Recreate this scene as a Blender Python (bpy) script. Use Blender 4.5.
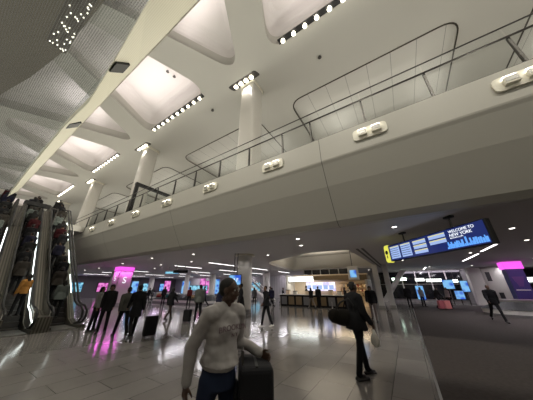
import bpy, bmesh, math, random
from mathutils import Vector, Matrix
random.seed(7)
R = math.radians
for o in list(bpy.data.objects): bpy.data.objects.remove(o)
sc = bpy.context.scene
COL = sc.collection

# ------------------------------------------------------------------ camera
cam = bpy.data.objects.new('camera', bpy.data.cameras.new('camera'))
COL.objects.link(cam); sc.camera = cam
cam.location = (0, 0, 1.65)
cam.rotation_euler = (R(90 + 23.7), 0, R(32.7))
cam.data.sensor_width = 36.0
cam.data.lens = 36.0 * 200.0 / 533.0
cam.data.clip_start = 0.05; cam.data.clip_end = 500

# ------------------------------------------------------------------ light / exposure
sc.view_settings.view_transform = 'Standard'
sc.view_settings.look = 'None'
sc.view_settings.gamma = 1.0
sc.view_settings.use_curve_mapping = False
sc.view_settings.exposure = 0.0
w = bpy.data.worlds.new('world'); sc.world = w; w.use_nodes = True
w.node_tree.nodes['Background'].inputs[0].default_value = (0.02, 0.025, 0.04, 1)
w.node_tree.nodes['Background'].inputs[1].default_value = 0.3
sc.cycles.max_bounces = 7; sc.cycles.diffuse_bounces = 4; sc.cycles.glossy_bounces = 3
sc.cycles.transparent_max_bounces = 12
sc.cycles.sample_clamp_indirect = 3.0

def area(name, loc, sx, sy, power, color=(1, .93, .84), rot=(0, 0, 0), spread=None):
    l = bpy.data.lights.new(name, 'AREA'); l.shape = 'RECTANGLE'; l.size = sx; l.size_y = sy
    l.energy = power; l.color = color
    if spread: l.spread = R(spread)
    o = bpy.data.objects.new(name, l); COL.objects.link(o); o.location = loc; o.rotation_euler = rot
    return o
def spot(name, loc, power, angle=70, color=(1, .92, .82), rot=(0, 0, 0), rad=.06, blend=.6):
    l = bpy.data.lights.new(name, 'SPOT'); l.energy = power; l.color = color
    l.spot_size = R(angle); l.spot_blend = blend; l.shadow_soft_size = rad
    o = bpy.data.objects.new(name, l); COL.objects.link(o); o.location = loc; o.rotation_euler = rot
    return o

COLX = [-8.8 + 18.3 * k for k in (-4, -3, -2, -1, 0, 1, 2)]   # column bays
COVX = [0.35 + 18.3 * k for k in (-4, -3, -2, -1, 0, 1, 2)]
HC = 20.0
COVE_W, WEDGE_W, LOW_W = 120, 62, 4.8
for cx in COVX:      # hidden strip of the cove, throws its light up into the dome
    area('cove_light', (cx, 5.6, HC + .95), 7.0, 4.5, COVE_W, (1, .89, .86), (R(180), 0, 0))
for cx in COLX:
    area('wedge_light', (cx, 2.8, HC + .95), 4, 4.0, WEDGE_W, (1, .89, .86), (R(180), 0, 0))
for cx in [0.35 + 18.3 * k for k in (-3, -2, -1, 0, 1)]:
    area('loop_light', (cx, 19.0, HC + .1), 11, 5, 20, (1, .94, .84), (R(180), 0, 0))
# light thrown down by the strips of floods along the coves
for cx in COVX:
    area('flood_light', (cx, 8.75, HC - .15), 9.0, .3, 300, (1, .93, .80))

# added fill lights without fixtures, aimed up to brighten the high ceiling
for x in (-70, -50, -32, -14, 2, 18, 36):
    area('ceiling_fill', (x, 10.5, 7.3), 8, 1.0, 400, (1, .97, .86), (R(180 - 12), 0, 0))
    area('ceiling_fill_rear', (x, -8.5, 6.0), 8, 1.0, 340, (1, .97, .86), (R(180 - 25), 0, 0))

# row of added fill spots, out of view, to brighten the balcony fascia
for x in (-50, -42, -34, -26, -18, -10, -2, 6, 14, 22):
    spot('fascia_fill', (x, -6.5, 18.9), 2900, 100, (1, .95, .82), (R(42), 0, 0), .25, 1.0)

# ------------------------------------------------------------------ materials
def nt_mat(name):
    m = bpy.data.materials.new(name); m.use_nodes = True
    nt = m.node_tree; b = nt.nodes['Principled BSDF']
    return m, nt, b
def mat(name, col, rough=.6, metal=0.0, var=.06, scale=6.0, bump=0.0, spec=None, coat=0):
    m, nt, b = nt_mat(name)
    tc = nt.nodes.new('ShaderNodeTexCoord'); no = nt.nodes.new('ShaderNodeTexNoise')
    no.inputs['Scale'].default_value = scale; no.inputs['Detail'].default_value = 3
    nt.links.new(tc.outputs['Object'], no.inputs['Vector'])
    mx = nt.nodes.new('ShaderNodeMixRGB')
    c1 = [max(0, c * (1 - var)) for c in col] + [1]; c2 = [min(1, c * (1 + var)) for c in col] + [1]
    mx.inputs[1].default_value = c1; mx.inputs[2].default_value = c2
    nt.links.new(no.outputs['Fac'], mx.inputs[0]); nt.links.new(mx.outputs[0], b.inputs['Base Color'])
    b.inputs['Roughness'].default_value = rough; b.inputs['Metallic'].default_value = metal
    if spec is not None: b.inputs['Specular IOR Level'].default_value = spec
    if coat: b.inputs['Coat Weight'].default_value = coat
    if bump:
        bp = nt.nodes.new('ShaderNodeBump'); bp.inputs['Strength'].default_value = bump
        nt.links.new(no.outputs['Fac'], bp.inputs['Height']); nt.links.new(bp.outputs[0], b.inputs['Normal'])
    return m
def emis(name, col, s, base=(.02, .02, .02)):
    m, nt, b = nt_mat(name)
    b.inputs['Base Color'].default_value = (*base, 1)
    b.inputs['Emission Color'].default_value = (*col, 1); b.inputs['Emission Strength'].default_value = s
    return m
def floor_mat():
    m, nt, b = nt_mat('stone_tile')
    g = nt.nodes.new('ShaderNodeNewGeometry'); mp = nt.nodes.new('ShaderNodeMapping')
    mp.inputs['Rotation'].default_value = (0, 0, R(90))
    nt.links.new(g.outputs['Position'], mp.inputs['Vector'])
    br = nt.nodes.new('ShaderNodeTexBrick')
    br.inputs['Color1'].default_value = (.205, .193, .182, 1); br.inputs['Color2'].default_value = (.255, .24, .228, 1)
    br.inputs['Mortar'].default_value = (.09, .083, .078, 1)
    br.inputs['Scale'].default_value = 1; br.inputs['Mortar Size'].default_value = .006
    br.inputs['Brick Width'].default_value = 1.2; br.inputs['Row Height'].default_value = .6
    nt.links.new(mp.outputs[0], br.inputs['Vector'])
    no = nt.nodes.new('ShaderNodeTexNoise'); no.inputs['Scale'].default_value = 1.3; no.inputs['Detail'].default_value = 5
    nt.links.new(g.outputs['Position'], no.inputs['Vector'])
    mx = nt.nodes.new('ShaderNodeMixRGB'); mx.blend_type = 'MULTIPLY'; mx.inputs[0].default_value = .5
    cr = nt.nodes.new('ShaderNodeValToRGB'); cr.color_ramp.elements[0].position = .3; cr.color_ramp.elements[0].color = (.7, .7, .7, 1)
    cr.color_ramp.elements[1].position = .7
    nt.links.new(no.outputs['Fac'], cr.inputs[0]); nt.links.new(br.outputs['Color'], mx.inputs[1]); nt.links.new(cr.outputs[0], mx.inputs[2])
    nt.links.new(mx.outputs[0], b.inputs['Base Color'])
    mr = nt.nodes.new('ShaderNodeMapRange'); mr.inputs['To Min'].default_value = .09; mr.inputs['To Max'].default_value = .15
    nt.links.new(no.outputs['Fac'], mr.inputs[0]); nt.links.new(mr.outputs[0], b.inputs['Roughness'])
    b.inputs['Specular IOR Level'].default_value = .5
    return m
def seam_mat(name, col, period, axis=0, rough=.5, off=0.0, width=.012):
    m, nt, b = nt_mat(name)
    g = nt.nodes.new('ShaderNodeNewGeometry'); s = nt.nodes.new('ShaderNodeSeparateXYZ')
    nt.links.new(g.outputs['Position'], s.inputs[0])
    def mth(op, a, v=None, a2=None):
        n = nt.nodes.new('ShaderNodeMath'); n.operation = op
        nt.links.new(a, n.inputs[0])
        if v is not None: n.inputs[1].default_value = v
        return n.outputs[0]
    x = mth('ADD', s.outputs[axis], 1000.0 + off); x = mth('MODULO', x, period); x = mth('LESS_THAN', x, width)
    no = nt.nodes.new('ShaderNodeTexNoise'); no.inputs['Scale'].default_value = .35
    nt.links.new(g.outputs['Position'], no.inputs['Vector'])
    m0 = nt.nodes.new('ShaderNodeMixRGB'); m0.inputs[1].default_value = (*[c * .94 for c in col], 1); m0.inputs[2].default_value = (*[min(1, c * 1.05) for c in col], 1)
    nt.links.new(no.outputs['Fac'], m0.inputs[0])
    mx = nt.nodes.new('ShaderNodeMixRGB'); nt.links.new(x, mx.inputs[0]); nt.links.new(m0.outputs[0], mx.inputs[1])
    mx.inputs[2].default_value = (*[c * .35 for c in col], 1)
    nt.links.new(mx.outputs[0], b.inputs['Base Color']); b.inputs['Roughness'].default_value = rough
    return m
def glass_mat(name, tint=(.9, .95, .93), alpha=.12, rough=.05):
    m, nt, b = nt_mat(name)
    out = nt.nodes['Material Output']
    tr = nt.nodes.new('ShaderNodeBsdfTransparent'); tr.inputs[0].default_value = (*tint, 1)
    gl = nt.nodes.new('ShaderNodeBsdfGlossy'); gl.inputs['Roughness'].default_value = rough
    mx = nt.nodes.new('ShaderNodeMixShader'); mx.inputs[0].default_value = alpha
    nt.links.new(tr.outputs[0], mx.inputs[1]); nt.links.new(gl.outputs[0], mx.inputs[2]); nt.links.new(mx.outputs[0], out.inputs[0])
    return m
def fritted_mat():
    """laminated glass printed with fine lines and a woven grid"""
    m, nt, b = nt_mat('fritted_glass'); out = nt.nodes['Material Output']
    g = nt.nodes.new('ShaderNodeNewGeometry')
    wv = nt.nodes.new('ShaderNodeTexWave'); wv.bands_direction = 'X'; wv.inputs['Scale'].default_value = 5.5; wv.inputs['Distortion'].default_value = 1.2
    wv.inputs['Detail'].default_value = 2; wv.inputs['Detail Scale'].default_value = 3
    wy = nt.nodes.new('ShaderNodeTexWave'); wy.bands_direction = 'Y'; wy.inputs['Scale'].default_value = 8; wy.inputs['Distortion'].default_value = .5
    nt.links.new(g.outputs['Position'], wv.inputs['Vector']); nt.links.new(g.outputs['Position'], wy.inputs['Vector'])
    ad = nt.nodes.new('ShaderNodeMath'); ad.operation = 'MULTIPLY'
    nt.links.new(wv.outputs['Fac'], ad.inputs[0]); nt.links.new(wy.outputs['Fac'], ad.inputs[1])
    mr = nt.nodes.new('ShaderNodeMapRange'); mr.inputs['To Min'].default_value = .16; mr.inputs['To Max'].default_value = .58
    nt.links.new(ad.outputs[0], mr.inputs[0])
    tr = nt.nodes.new('ShaderNodeBsdfTransparent'); tr.inputs[0].default_value = (.93, .95, .96, 1)
    b.inputs['Base Color'].default_value = (.80, .82, .82, 1); b.inputs['Roughness'].default_value = .16; b.inputs['Metallic'].default_value = .45
    no = nt.nodes.new('ShaderNodeTexNoise'); no.inputs['Scale'].default_value = 9; nt.links.new(g.outputs['Position'], no.inputs['Vector'])
    bp = nt.nodes.new('ShaderNodeBump'); bp.inputs['Strength'].default_value = .35
    nt.links.new(no.outputs['Fac'], bp.inputs['Height']); nt.links.new(bp.outputs[0], b.inputs['Normal'])
    mx = nt.nodes.new('ShaderNodeMixShader')
    nt.links.new(mr.outputs[0], mx.inputs[0]); nt.links.new(tr.outputs[0], mx.inputs[1]); nt.links.new(b.outputs[0], mx.inputs[2])
    nt.links.new(mx.outputs[0], out.inputs[0])
    return m
def stripes_mat(name, c1, c2, scale, axis='X', rough=.5, metal=0):
    m, nt, b = nt_mat(name)
    g = nt.nodes.new('ShaderNodeTexCoord')
    wv = nt.nodes.new('ShaderNodeTexWave'); wv.bands_direction = axis; wv.inputs['Scale'].default_value = scale
    nt.links.new(g.outputs['Object'], wv.inputs['Vector'])
    mx = nt.nodes.new('ShaderNodeMixRGB'); mx.inputs[1].default_value = (*c1, 1); mx.inputs[2].default_value = (*c2, 1)
    nt.links.new(wv.outputs['Fac'], mx.inputs[0]); nt.links.new(mx.outputs[0], b.inputs['Base Color'])
    b.inputs['Roughness'].default_value = rough; b.inputs['Metallic'].default_value = metal
    return m
def screen_mat(name, c1, c2, s, scale=3.0):
    """a lit display showing blotches of picture"""
    m, nt, b = nt_mat(name)
    g = nt.nodes.new('ShaderNodeTexCoord'); vo = nt.nodes.new('ShaderNodeTexVoronoi'); vo.inputs['Scale'].default_value = scale
    nt.links.new(g.outputs['Object'], vo.inputs['Vector'])
    cr = nt.nodes.new('ShaderNodeValToRGB'); cr.color_ramp.elements[0].color = (*c1, 1); cr.color_ramp.elements[1].color = (*c2, 1)
    cr.color_ramp.elements[0].position = .25; cr.color_ramp.elements[1].position = .6
    nt.links.new(vo.outputs['Distance'], cr.inputs[0]); nt.links.new(cr.outputs[0], b.inputs['Emission Color'])
    b.inputs['Emission Strength'].default_value = s; b.inputs['Base Color'].default_value = (.02, .02, .02, 1)
    return m
M = {}
M['tile'] = floor_mat()
M['carpet'] = mat('carpet', (.058, .050, .046), .95, var=.35, scale=14, bump=.3, spec=.1)
M['plaster'] = mat('ceiling_plaster', (.60, .59, .54), .75, var=.02, scale=.4)
M['cove'] = mat('cove_plaster', (.80, .77, .75), .8, var=.02, scale=.5)
M['loop'] = seam_mat('loop_panel', (.74, .73, .68), 1.9, 0, .8, width=.03)
M['fascia'] = seam_mat('fascia_panel', (.47, .455, .41), 9.0, 0, .42, off=.6, width=.025)
M['low'] = mat('low_ceiling', (.58, .555, .55), .7, var=.02, scale=.4)
M['coffer'] = mat('coffer_paint', (.70, .66, .58), .8, var=.02)
M['wall'] = mat('wall_paint', (.42, .40, .37), .7, var=.05, scale=.5)
M['wallgrey'] = stripes_mat('wall_panel', (.40, .39, .38), (.48, .47, .46), .6, 'X', .55)
M['white'] = mat('white_paint', (.66, .64, .60), .45, var=.03)
M['column'] = mat('column_cladding', (.62, .60, .55), .42, var=.03, scale=.8)
M['steel'] = mat('brushed_steel', (.42, .41, .39), .32, .9, var=.08, scale=30)
M['darksteel'] = mat('dark_steel', (.10, .095, .09), .4, .8, var=.1)
M['bronze'] = mat('bronze_trim', (.085, .075, .06), .45, .5, var=.1)
M['black'] = mat('black_plastic', (.012, .012, .013), .45, var=.2)
M['rubber'] = mat('black_rubber', (.015, .015, .015), .6, var=.2)
M['glass'] = glass_mat('clear_glass', tint=(.97, .98, .975), alpha=.012, rough=.3)
M['frit'] = fritted_mat()
M['darkglass'] = mat('night_window', (.012, .013, .016), .06, var=.1, spec=.7)
M['cream'] = stripes_mat('cream_ribbed', (.80, .77, .62), (.88, .85, .70), 9, 'Y', .5)
M['creamedge'] = mat('cream_edge', (.82, .79, .68), .4, var=.03)
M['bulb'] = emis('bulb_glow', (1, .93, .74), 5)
M['bulbsoft'] = emis('bulb_soft', (1, .94, .80), 5)
M['linear'] = emis('linear_glow', (1, .97, .95), 5)
M['soffit'] = stripes_mat('woven_soffit', (.10, .085, .06), (.20, .17, .12), 5, 'Y', .5)
M['down'] = emis('downlight_glow', (1, .93, .86), 5)
M['led'] = emis('led_glow', (.92, 1, .96), 4)
M['pink'] = emis('pink_glow', (.85, .10, .75), 1.25)
M['blue'] = screen_mat('blue_screen', (.03, .12, .75), (.25, .6, 1), 0.85, 2)
M['teal'] = screen_mat('teal_screen', (.02, .2, .45), (.35, .8, 1), 0.85, 2)
M['magenta'] = screen_mat('magenta_screen', (.5, .03, .35), (1, .3, .8), 0.85, 2)
M['lav'] = screen_mat('menu_screen', (.55, .5, .8), (.9, .85, 1), 1.3, 2)
M['whitesign'] = emis('white_sign', (.95, 1, .95), 3.2)
M['greensign'] = emis('green_sign', (.75, 1, .8), 5.0)
M['navy'] = emis('navy_display', (.006, .018, .13), 1.0)
M['paleblue'] = emis('pale_blue_display', (.36, .50, .85), 1.0)
M['yellow'] = emis('yellow_sign', (.80, .78, .10), 1.0)
M['yellowline'] = emis('yellow_line', (.85, .72, .15), 1.0)
M['whitetext'] = emis('white_text', (.9, .95, 1), 1.3)
M['skyline'] = emis('skyline_blue', (.12, .38, .95), 1.1)
M['banner'] = mat('navy_banner', (.035, .022, .15), .5, var=.2, scale=2)
M['wood'] = mat('warm_wood', (.24, .17, .09), .5, var=.15, scale=3)
M['warmwall'] = mat('warm_wall', (.72, .58, .42), .6, var=.1)
M['greybase'] = mat('grey_base', (.16, .15, .15), .5)

# ------------------------------------------------------------------ mesh helpers
class MB:
    def __init__(s): s.v = []; s.f = []
    def _add(s, vs, fs):
        n = len(s.v); s.v += [tuple(v) for v in vs]; s.f += [tuple(n + i for i in f) for f in fs]; return s
    def box(s, x0, x1, y0, y1, z0, z1):
        vs = [(x, y, z) for z in (z0, z1) for y in (y0, y1) for x in (x0, x1)]
        return s._add(vs, [(0, 2, 3, 1), (4, 5, 7, 6), (0, 1, 5, 4), (2, 6, 7, 3), (0, 4, 6, 2), (1, 3, 7, 5)])
    def cbox(s, c, size, rot=None):
        hx, hy, hz = [v / 2 for v in size]; c = Vector(c)
        vs = [Vector((x, y, z)) for z in (-hz, hz) for y in (-hy, hy) for x in (-hx, hx)]
        if rot is not None: vs = [rot @ v for v in vs]
        return s._add([c + v for v in vs], [(0, 2, 3, 1), (4, 5, 7, 6), (0, 1, 5, 4), (2, 6, 7, 3), (0, 4, 6, 2), (1, 3, 7, 5)])
    def prism(s, pts, a, b, axis=0):
        n = len(pts)
        def P(p, t): return {0: (t, p[0], p[1]), 1: (p[0], t, p[1]), 2: (p[0], p[1], t)}[axis]
        vs = [P(p, a) for p in pts] + [P(p, b) for p in pts]
        fs = [tuple(range(n)), tuple(range(2 * n - 1, n - 1, -1))] + [(i, i + n, (i + 1) % n + n, (i + 1) % n) for i in range(n)]
        return s._add(vs, fs)
    def cone(s, p0, p1, r0, r1, n=12, cap=True):
        p0 = Vector(p0); p1 = Vector(p1); d = (p1 - p0).normalized()
        a = d.orthogonal().normalized(); b = d.cross(a)
        vs = []
        for p, r in ((p0, r0), (p1, r1)):
            for i in range(n):
                t = 2 * math.pi * i / n; vs.append(p + (a * math.cos(t) + b * math.sin(t)) * r)
        fs = [(i, (i + 1) % n, (i + 1) % n + n, i + n) for i in range(n)]
        if cap: fs += [tuple(range(n - 1, -1, -1)), tuple(range(n, 2 * n))]
        return s._add(vs, fs)
    def cyl(s, p0, p1, r, n=12): return s.cone(p0, p1, r, r, n)
    def tube(s, pts, r, n=8, closed=False):
        pts = [Vector(p) for p in pts]; m = len(pts); vs = []
        prev = None
        for k, p in enumerate(pts):
            if closed: d = (pts[(k + 1) % m] - pts[k - 1]).normalized()
            else: d = (pts[min(k + 1, m - 1)] - pts[max(k - 1, 0)]).normalized()
            if prev is None: a = d.orthogonal().normalized()
            else: a = (prev - d * prev.dot(d)); a = a.normalized() if a.length > 1e-6 else d.orthogonal().normalized()
            prev = a; b = d.cross(a)
            for i in range(n):
                t = 2 * math.pi * i / n; vs.append(p + (a * math.cos(t) + b * math.sin(t)) * r)
        fs = []
        for k in range(m if closed else m - 1):
            k2 = (k + 1) % m
            fs += [(k * n + i, k * n + (i + 1) % n, k2 * n + (i + 1) % n, k2 * n + i) for i in range(n)]
        if not closed: fs += [tuple(range(n - 1, -1, -1)), tuple((m - 1) * n + i for i in range(n))]
        return s._add(vs, fs)
    def ell(s, c, r, rot=None, nu=14, nv=9):
        c = Vector(c); vs = [Vector((0, 0, -1))]
        for j in range(1, nv):
            ph = -math.pi / 2 + math.pi * j / nv
            for i in range(nu):
                t = 2 * math.pi * i / nu; vs.append(Vector((math.cos(ph) * math.cos(t), math.cos(ph) * math.sin(t), math.sin(ph))))
        vs.append(Vector((0, 0, 1)))
        vs = [Vector((v.x * r[0], v.y * r[1], v.z * r[2])) for v in vs]
        if rot is not None: vs = [rot @ v for v in vs]
        fs = [(0, 1 + (i + 1) % nu, 1 + i) for i in range(nu)]
        for j in range(nv - 2):
            fs += [(1 + j * nu + i, 1 + j * nu + (i + 1) % nu, 1 + (j + 1) * nu + (i + 1) % nu, 1 + (j + 1) * nu + i) for i in range(nu)]
        L = 1 + (nv - 2) * nu; fs += [(L + i, L + (i + 1) % nu, L + nu) for i in range(nu)]
        return s._add([c + v for v in vs], fs)
    def cap(s, p0, p1, r0, r1, n=12):
        s.cone(p0, p1, r0, r1, n); s.ell(p0, (r0,) * 3, nu=n, nv=8); s.ell(p1, (r1,) * 3, nu=n, nv=8); return s
    def mesh(s, name):
        me = bpy.data.meshes.new(name); me.from_pydata(s.v, [], s.f); me.update()
        bm = bmesh.new(); bm.from_mesh(me); bmesh.ops.recalc_face_normals(bm, faces=bm.faces); bm.to_mesh(me); bm.free()
        return me
    def build(s, name, m, parent=None, smooth=False, bevel=0, seg=2):
        me = s.mesh(name); me.materials.append(M[m] if isinstance(m, str) else m)
        o = bpy.data.objects.new(name, me); COL.objects.link(o)
        if smooth:
            for p in me.polygons: p.use_smooth = True
            me.set_sharp_from_angle(angle=R(40))
        if bevel:
            b = o.modifiers.new('bevel', 'BEVEL'); b.width = bevel; b.segments = seg; b.limit_method = 'ANGLE'
        if parent is not None: o.parent = parent
        return o
def tag(o, label=None, cat=None, group=None, kind=None):
    if label: o['label'] = label
    if cat: o['category'] = cat
    if group: o['group'] = group
    if kind: o['kind'] = kind
    return o
def empty(name, loc, rz=0, label=None, cat=None, group=None, kind=None):
    o = bpy.data.objects.new(name, None); COL.objects.link(o); o.location = loc; o.rotation_euler = (0, 0, rz)
    o.empty_display_size = .1
    return tag(o, label, cat, group, kind)
KIDS = {}
def copy_tree(o, loc=None, rz=None, parent=None, label=None, group=None):
    c = o.copy(); COL.objects.link(c)
    if parent is not None: c.parent = parent
    if loc is not None: c.location = loc
    if rz is not None: c.rotation_euler = (0, 0, rz)
    if label: c['label'] = label
    if group: c['group'] = group
    for ch in [k for k in list(bpy.data.objects) if k.parent == o]: copy_tree(ch, parent=c)
    return c
def rounded(pts, rad, n=7):
    """round the corners of a closed polygon; rad: one radius or one per corner"""
    out = []; m = len(pts)
    for i in range(m):
        r = rad[i] if isinstance(rad, (list, tuple)) else rad
        p = Vector(pts[i]); a = Vector(pts[i - 1]) - p; b = Vector(pts[(i + 1) % m]) - p
        a.normalize(); b.normalize()
        if r <= 0: out.append(tuple(p)); continue
        A = p + a * r; B = p + b * r
        for k in range(n + 1):
            t = k / n; q = A * (1 - t) ** 2 + p * 2 * t * (1 - t) + B * t * t; out.append(tuple(q))
    return out
def plate_with_holes(name, outer, holes, z0, z1, m):
    cu = bpy.data.curves.new(name, 'CURVE'); cu.dimensions = '2D'; cu.fill_mode = 'BOTH'; cu.extrude = (z1 - z0) / 2
    for poly in [outer] + holes:
        sp = cu.splines.new('POLY'); sp.points.add(len(poly) - 1)
        for i, p in enumerate(poly): sp.points[i].co = (p[0], p[1], 0, 1)
        sp.use_cyclic_u = True
    tmp = bpy.data.objects.new(name + '_curve', cu); COL.objects.link(tmp)
    dg = bpy.context.evaluated_depsgraph_get(); me = bpy.data.meshes.new_from_object(tmp.evaluated_get(dg))
    bpy.data.objects.remove(tmp); bpy.data.curves.remove(cu)
    me.name = name; me.materials.clear(); me.materials.append(M[m])
    for v in me.vertices: v.co.z += (z0 + z1) / 2
    o = bpy.data.objects.new(name, me); COL.objects.link(o); return o
def text(name, body, size, m, parent, loc, rot=None, extrude=.002, align='LEFT', sx=1.0):
    cu = bpy.data.curves.new(name, 'FONT'); cu.body = body; cu.size = size; cu.extrude = extrude; cu.align_x = align
    tmp = bpy.data.objects.new(name + '_tmp', cu); COL.objects.link(tmp)
    dg = bpy.context.evaluated_depsgraph_get(); me = bpy.data.meshes.new_from_object(tmp.evaluated_get(dg))
    bpy.data.objects.remove(tmp); bpy.data.curves.remove(cu)
    me.materials.clear(); me.materials.append(M[m] if isinstance(m, str) else m)
    for v in me.vertices: v.co.x *= sx
    o = bpy.data.objects.new(name, me); COL.objects.link(o); o.parent = parent
    o.matrix_local = Matrix.Translation(loc) @ (rot.to_4x4() if rot is not None else Matrix())
    return o

# ------------------------------------------------------------------ floor
tag(MB().box(-110, 60, -14, 70, -.2, 0).build('floor', 'tile'), kind='structure')
tag(MB().prism(rounded([(0.1, -10), (40, -10), (40, 30.5), (.1, 30.5)], [0, 0, 0, .1]), .001, .012, 2).build('floor_carpet', 'carpet'), kind='structure')
tag(MB().box(.06, .10, -10, 30.5, 0.001, .014).build('trim_carpet', 'steel'), kind='structure')

# ------------------------------------------------------------------ high ceiling with coves
holes = []; coves = []
for cx in COVX:
    p = [(cx + 5.5, 9.0), (cx - 5.9, 9.0), (cx - 1.4, -1.6), (cx + 1.6, -1.6)]
    h = rounded(p, [2.7, 1.9, 1.2, 1.2], 10); holes.append(h); coves.append((h, cx, 'wide'))
for cx in COLX:
    p = [(cx, 9.0), (cx - 7.0, -4.0), (cx + 7.0, -4.0)]
    h = rounded(p, [2.2, 1.5, 1.5], 10); holes.append(h); coves.append((h, cx, 'wedge'))
loops = []
for k in (-3, -2, -1, 0, 1, 2):
    x0 = -6.3 + 18.3 * k
    h = rounded([(x0, 14.5), (x0 + 14.0, 14.5), (x0 + 14.0, 25.0), (x0, 25.0)], 1.3); holes.append(h); loops.append((h, x0))
ceil = plate_with_holes('ceiling', [(-110, -14), (60, -14), (60, 30), (-110, 30)], holes, HC, HC + .3, 'plaster')
tag(ceil, kind='structure')
def dome(h, top, inset, m, z0=HC + .15, side=.9):
    b = MB(); n = len(h); cx = sum(p[0] for p in h) / n; cy = sum(p[1] for p in h) / n
    if side:
        MB()._add([(p[0], p[1], z) for z in (z0, z0 + side) for p in h], [(i, (i + 1) % n, (i + 1) % n + n, i + n) for i in range(n)]).build('cove_side', 'plaster', ceil)
        z0 += side
    rings = []
    for j in range(6):
        t = j / 5 * math.pi / 2; zz = z0 + (top - z0) * math.sin(t); k = 1 - inset * (1 - math.cos(t))
        rings.append([(cx + (p[0] - cx) * k, cy + (p[1] - cy) * k, zz) for p in h])
    vs = [v for r in rings for v in r]; fs = []
    for j in range(5):
        fs += [(j * n + i, j * n + (i + 1) % n, (j + 1) * n + (i + 1) % n, (j + 1) * n + i) for i in range(n)]
    fs.append(tuple(5 * n + i for i in range(n)))
    b._add(vs, fs); return b.build('cove', m, ceil, smooth=False)
for h, cx, kind in coves: dome(h, HC + (2.4 if kind == 'wide' else 2.0), .25, 'cove')
for h, x0 in loops:
    dome(h, HC + .34, .01, 'loop', HC + .2, 0)
    r = MB()
    r.tube([(p[0], p[1], HC - .02) for p in h], .06, 6, closed=True).build('cove_trim', 'bronze', ceil)

# small sprinkler / sensor heads on the ceiling
for i, (x, y) in enumerate([(-15.9, 5.9), (-15.8, 6.6), (-14.0, 10.6), (-2.0, 11.6), (-33.5, 6.5)]):
    z = HC + 2.2 if y < 7 else HC
    tag(MB().cone((x, y, z - .18), (x, y, z), .16, .09, 10).build('smoke_detector', 'darksteel'),
        'small dark detector on the high white ceiling', 'detector', 'detectors on the high ceiling')

# flood strips along the far edge of the wide coves
for k, cx in enumerate(COVX):
    n = 10
    ord_ = {0: 'rightmost', -1: 'second', -2: 'third', -3: 'fourth', -4: 'fifth'}
    root = empty('light_strip', (cx - 0.1, 8.95, HC), 0)
    kk = k - 4
    where = {0: 'nearest and largest', -1: 'second nearest, left of the first column head',
             -2: 'third, left of the second column head', -3: 'fourth, small, above the far balcony', -4: 'farthest and smallest', 1: 'off to the right', 2: 'farthest to the right'}[kk]
    tag(root, 'row of floodlights on a ceiling cove, ' + where, 'light strip', 'floodlight strips in the ceiling coves')
    MB().box(-4.7, 4.6, -.42, -.02, -.10, -.01).build('housing', 'black', root)
    for i in range(n):
        x = -4.3 + i * 8.4 / (n - 1)
        MB().cone((x, -.2, -.26), (x, -.2, -.10), .17, .12, 12).build('lamp', 'bulb', root)
# spotlights beside the column heads
for k, cx in enumerate(COLX):
    kk = k - 4
    where = {0: 'over the nearest tall column', -1: 'over the second tall column', -2: 'over the third tall column', -3: 'over the fourth tall column', -4: 'over the farthest column'}.get(kk, 'past the right edge')
    root = empty('ceiling_spotlight', (cx - .15, 9.85, HC)); tag(root, 'recessed slot of four round spotlights ' + where, 'spotlight', 'four-lamp slots at the column heads')
    MB().prism(rounded([(-1.75, -.32), (1.5, -.32), (1.75, .32), (-1.5, .32)], .2, 3), -.05, .02, 2).build('housing', 'darksteel', root)
    for i in range(4):
        MB().cone((-.95 + i * .62, 0, -.16), (-.95 + i * .62, 0, -.04), .22, .15, 12).build('lamp', 'bulb', root)
    spot('column_spot', (cx, 9.85, HC - .3), 260, 120)
    spot('column_wash', (cx + 1.3, 10.2, HC - .3), 60, 60)

# ------------------------------------------------------------------ tall columns
names = {0: 'nearest of the tall columns, beside the concourse display', -1: 'second from the right, rising behind the railing',
         -2: 'third from the right, above the far balcony', -3: 'fourth tall column, small and far above the balcony end', -4: 'farthest tall column', 1: 'tall column outside the right edge', 2: 'last tall column outside the right edge'}
for k, cx in enumerate(COLX):
    kk = k - 4
    root = empty('column', (cx, 11, 0)); tag(root, 'tall white column, ' + names[kk], 'column', 'tall white columns')
    MB().prism(rounded([(-.8, -.8), (.8, -.8), (.8, .8), (-.8, .8)], .3, 5), 6.82, HC - .35, 2).build('upper_shaft', 'column', root, smooth=True)
    MB().prism(rounded([(-.88, -.88), (.88, -.88), (.88, .88), (-.88, .88)], .32, 5), HC - .35, HC - .02, 2).build('capital', 'creamedge', root, smooth=True)
    if kk != -1:
        MB().cyl((0, 0, .45), (0, 0, 3.69), .5, 32).build('lower_shaft', 'white', root, smooth=True)
        b = MB(); b.cyl((0, 0, 0.004), (0, 0, .12), .53, 32); b.cyl((0, 0, .14), (0, 0, .28), .545, 32); b.cyl((0, 0, .30), (0, 0, .45), .53, 32)
        b.build('base_band', 'steel', root, smooth=True)
        MB().cyl((0, 0, 3.6), (0, 0, 3.685), .66, 32).build('collar', 'creamedge', root, smooth=True)

for dx, dy in ((.9, -.5), (0, -1.0), (-.9, -.4), (.7, .7)):
    spot('collar_spot', (-8.8 + dx, 11 + dy, 3.6), 22, 120, (1, .94, .92), (0, 0, 0), .2, 1.0)

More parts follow.
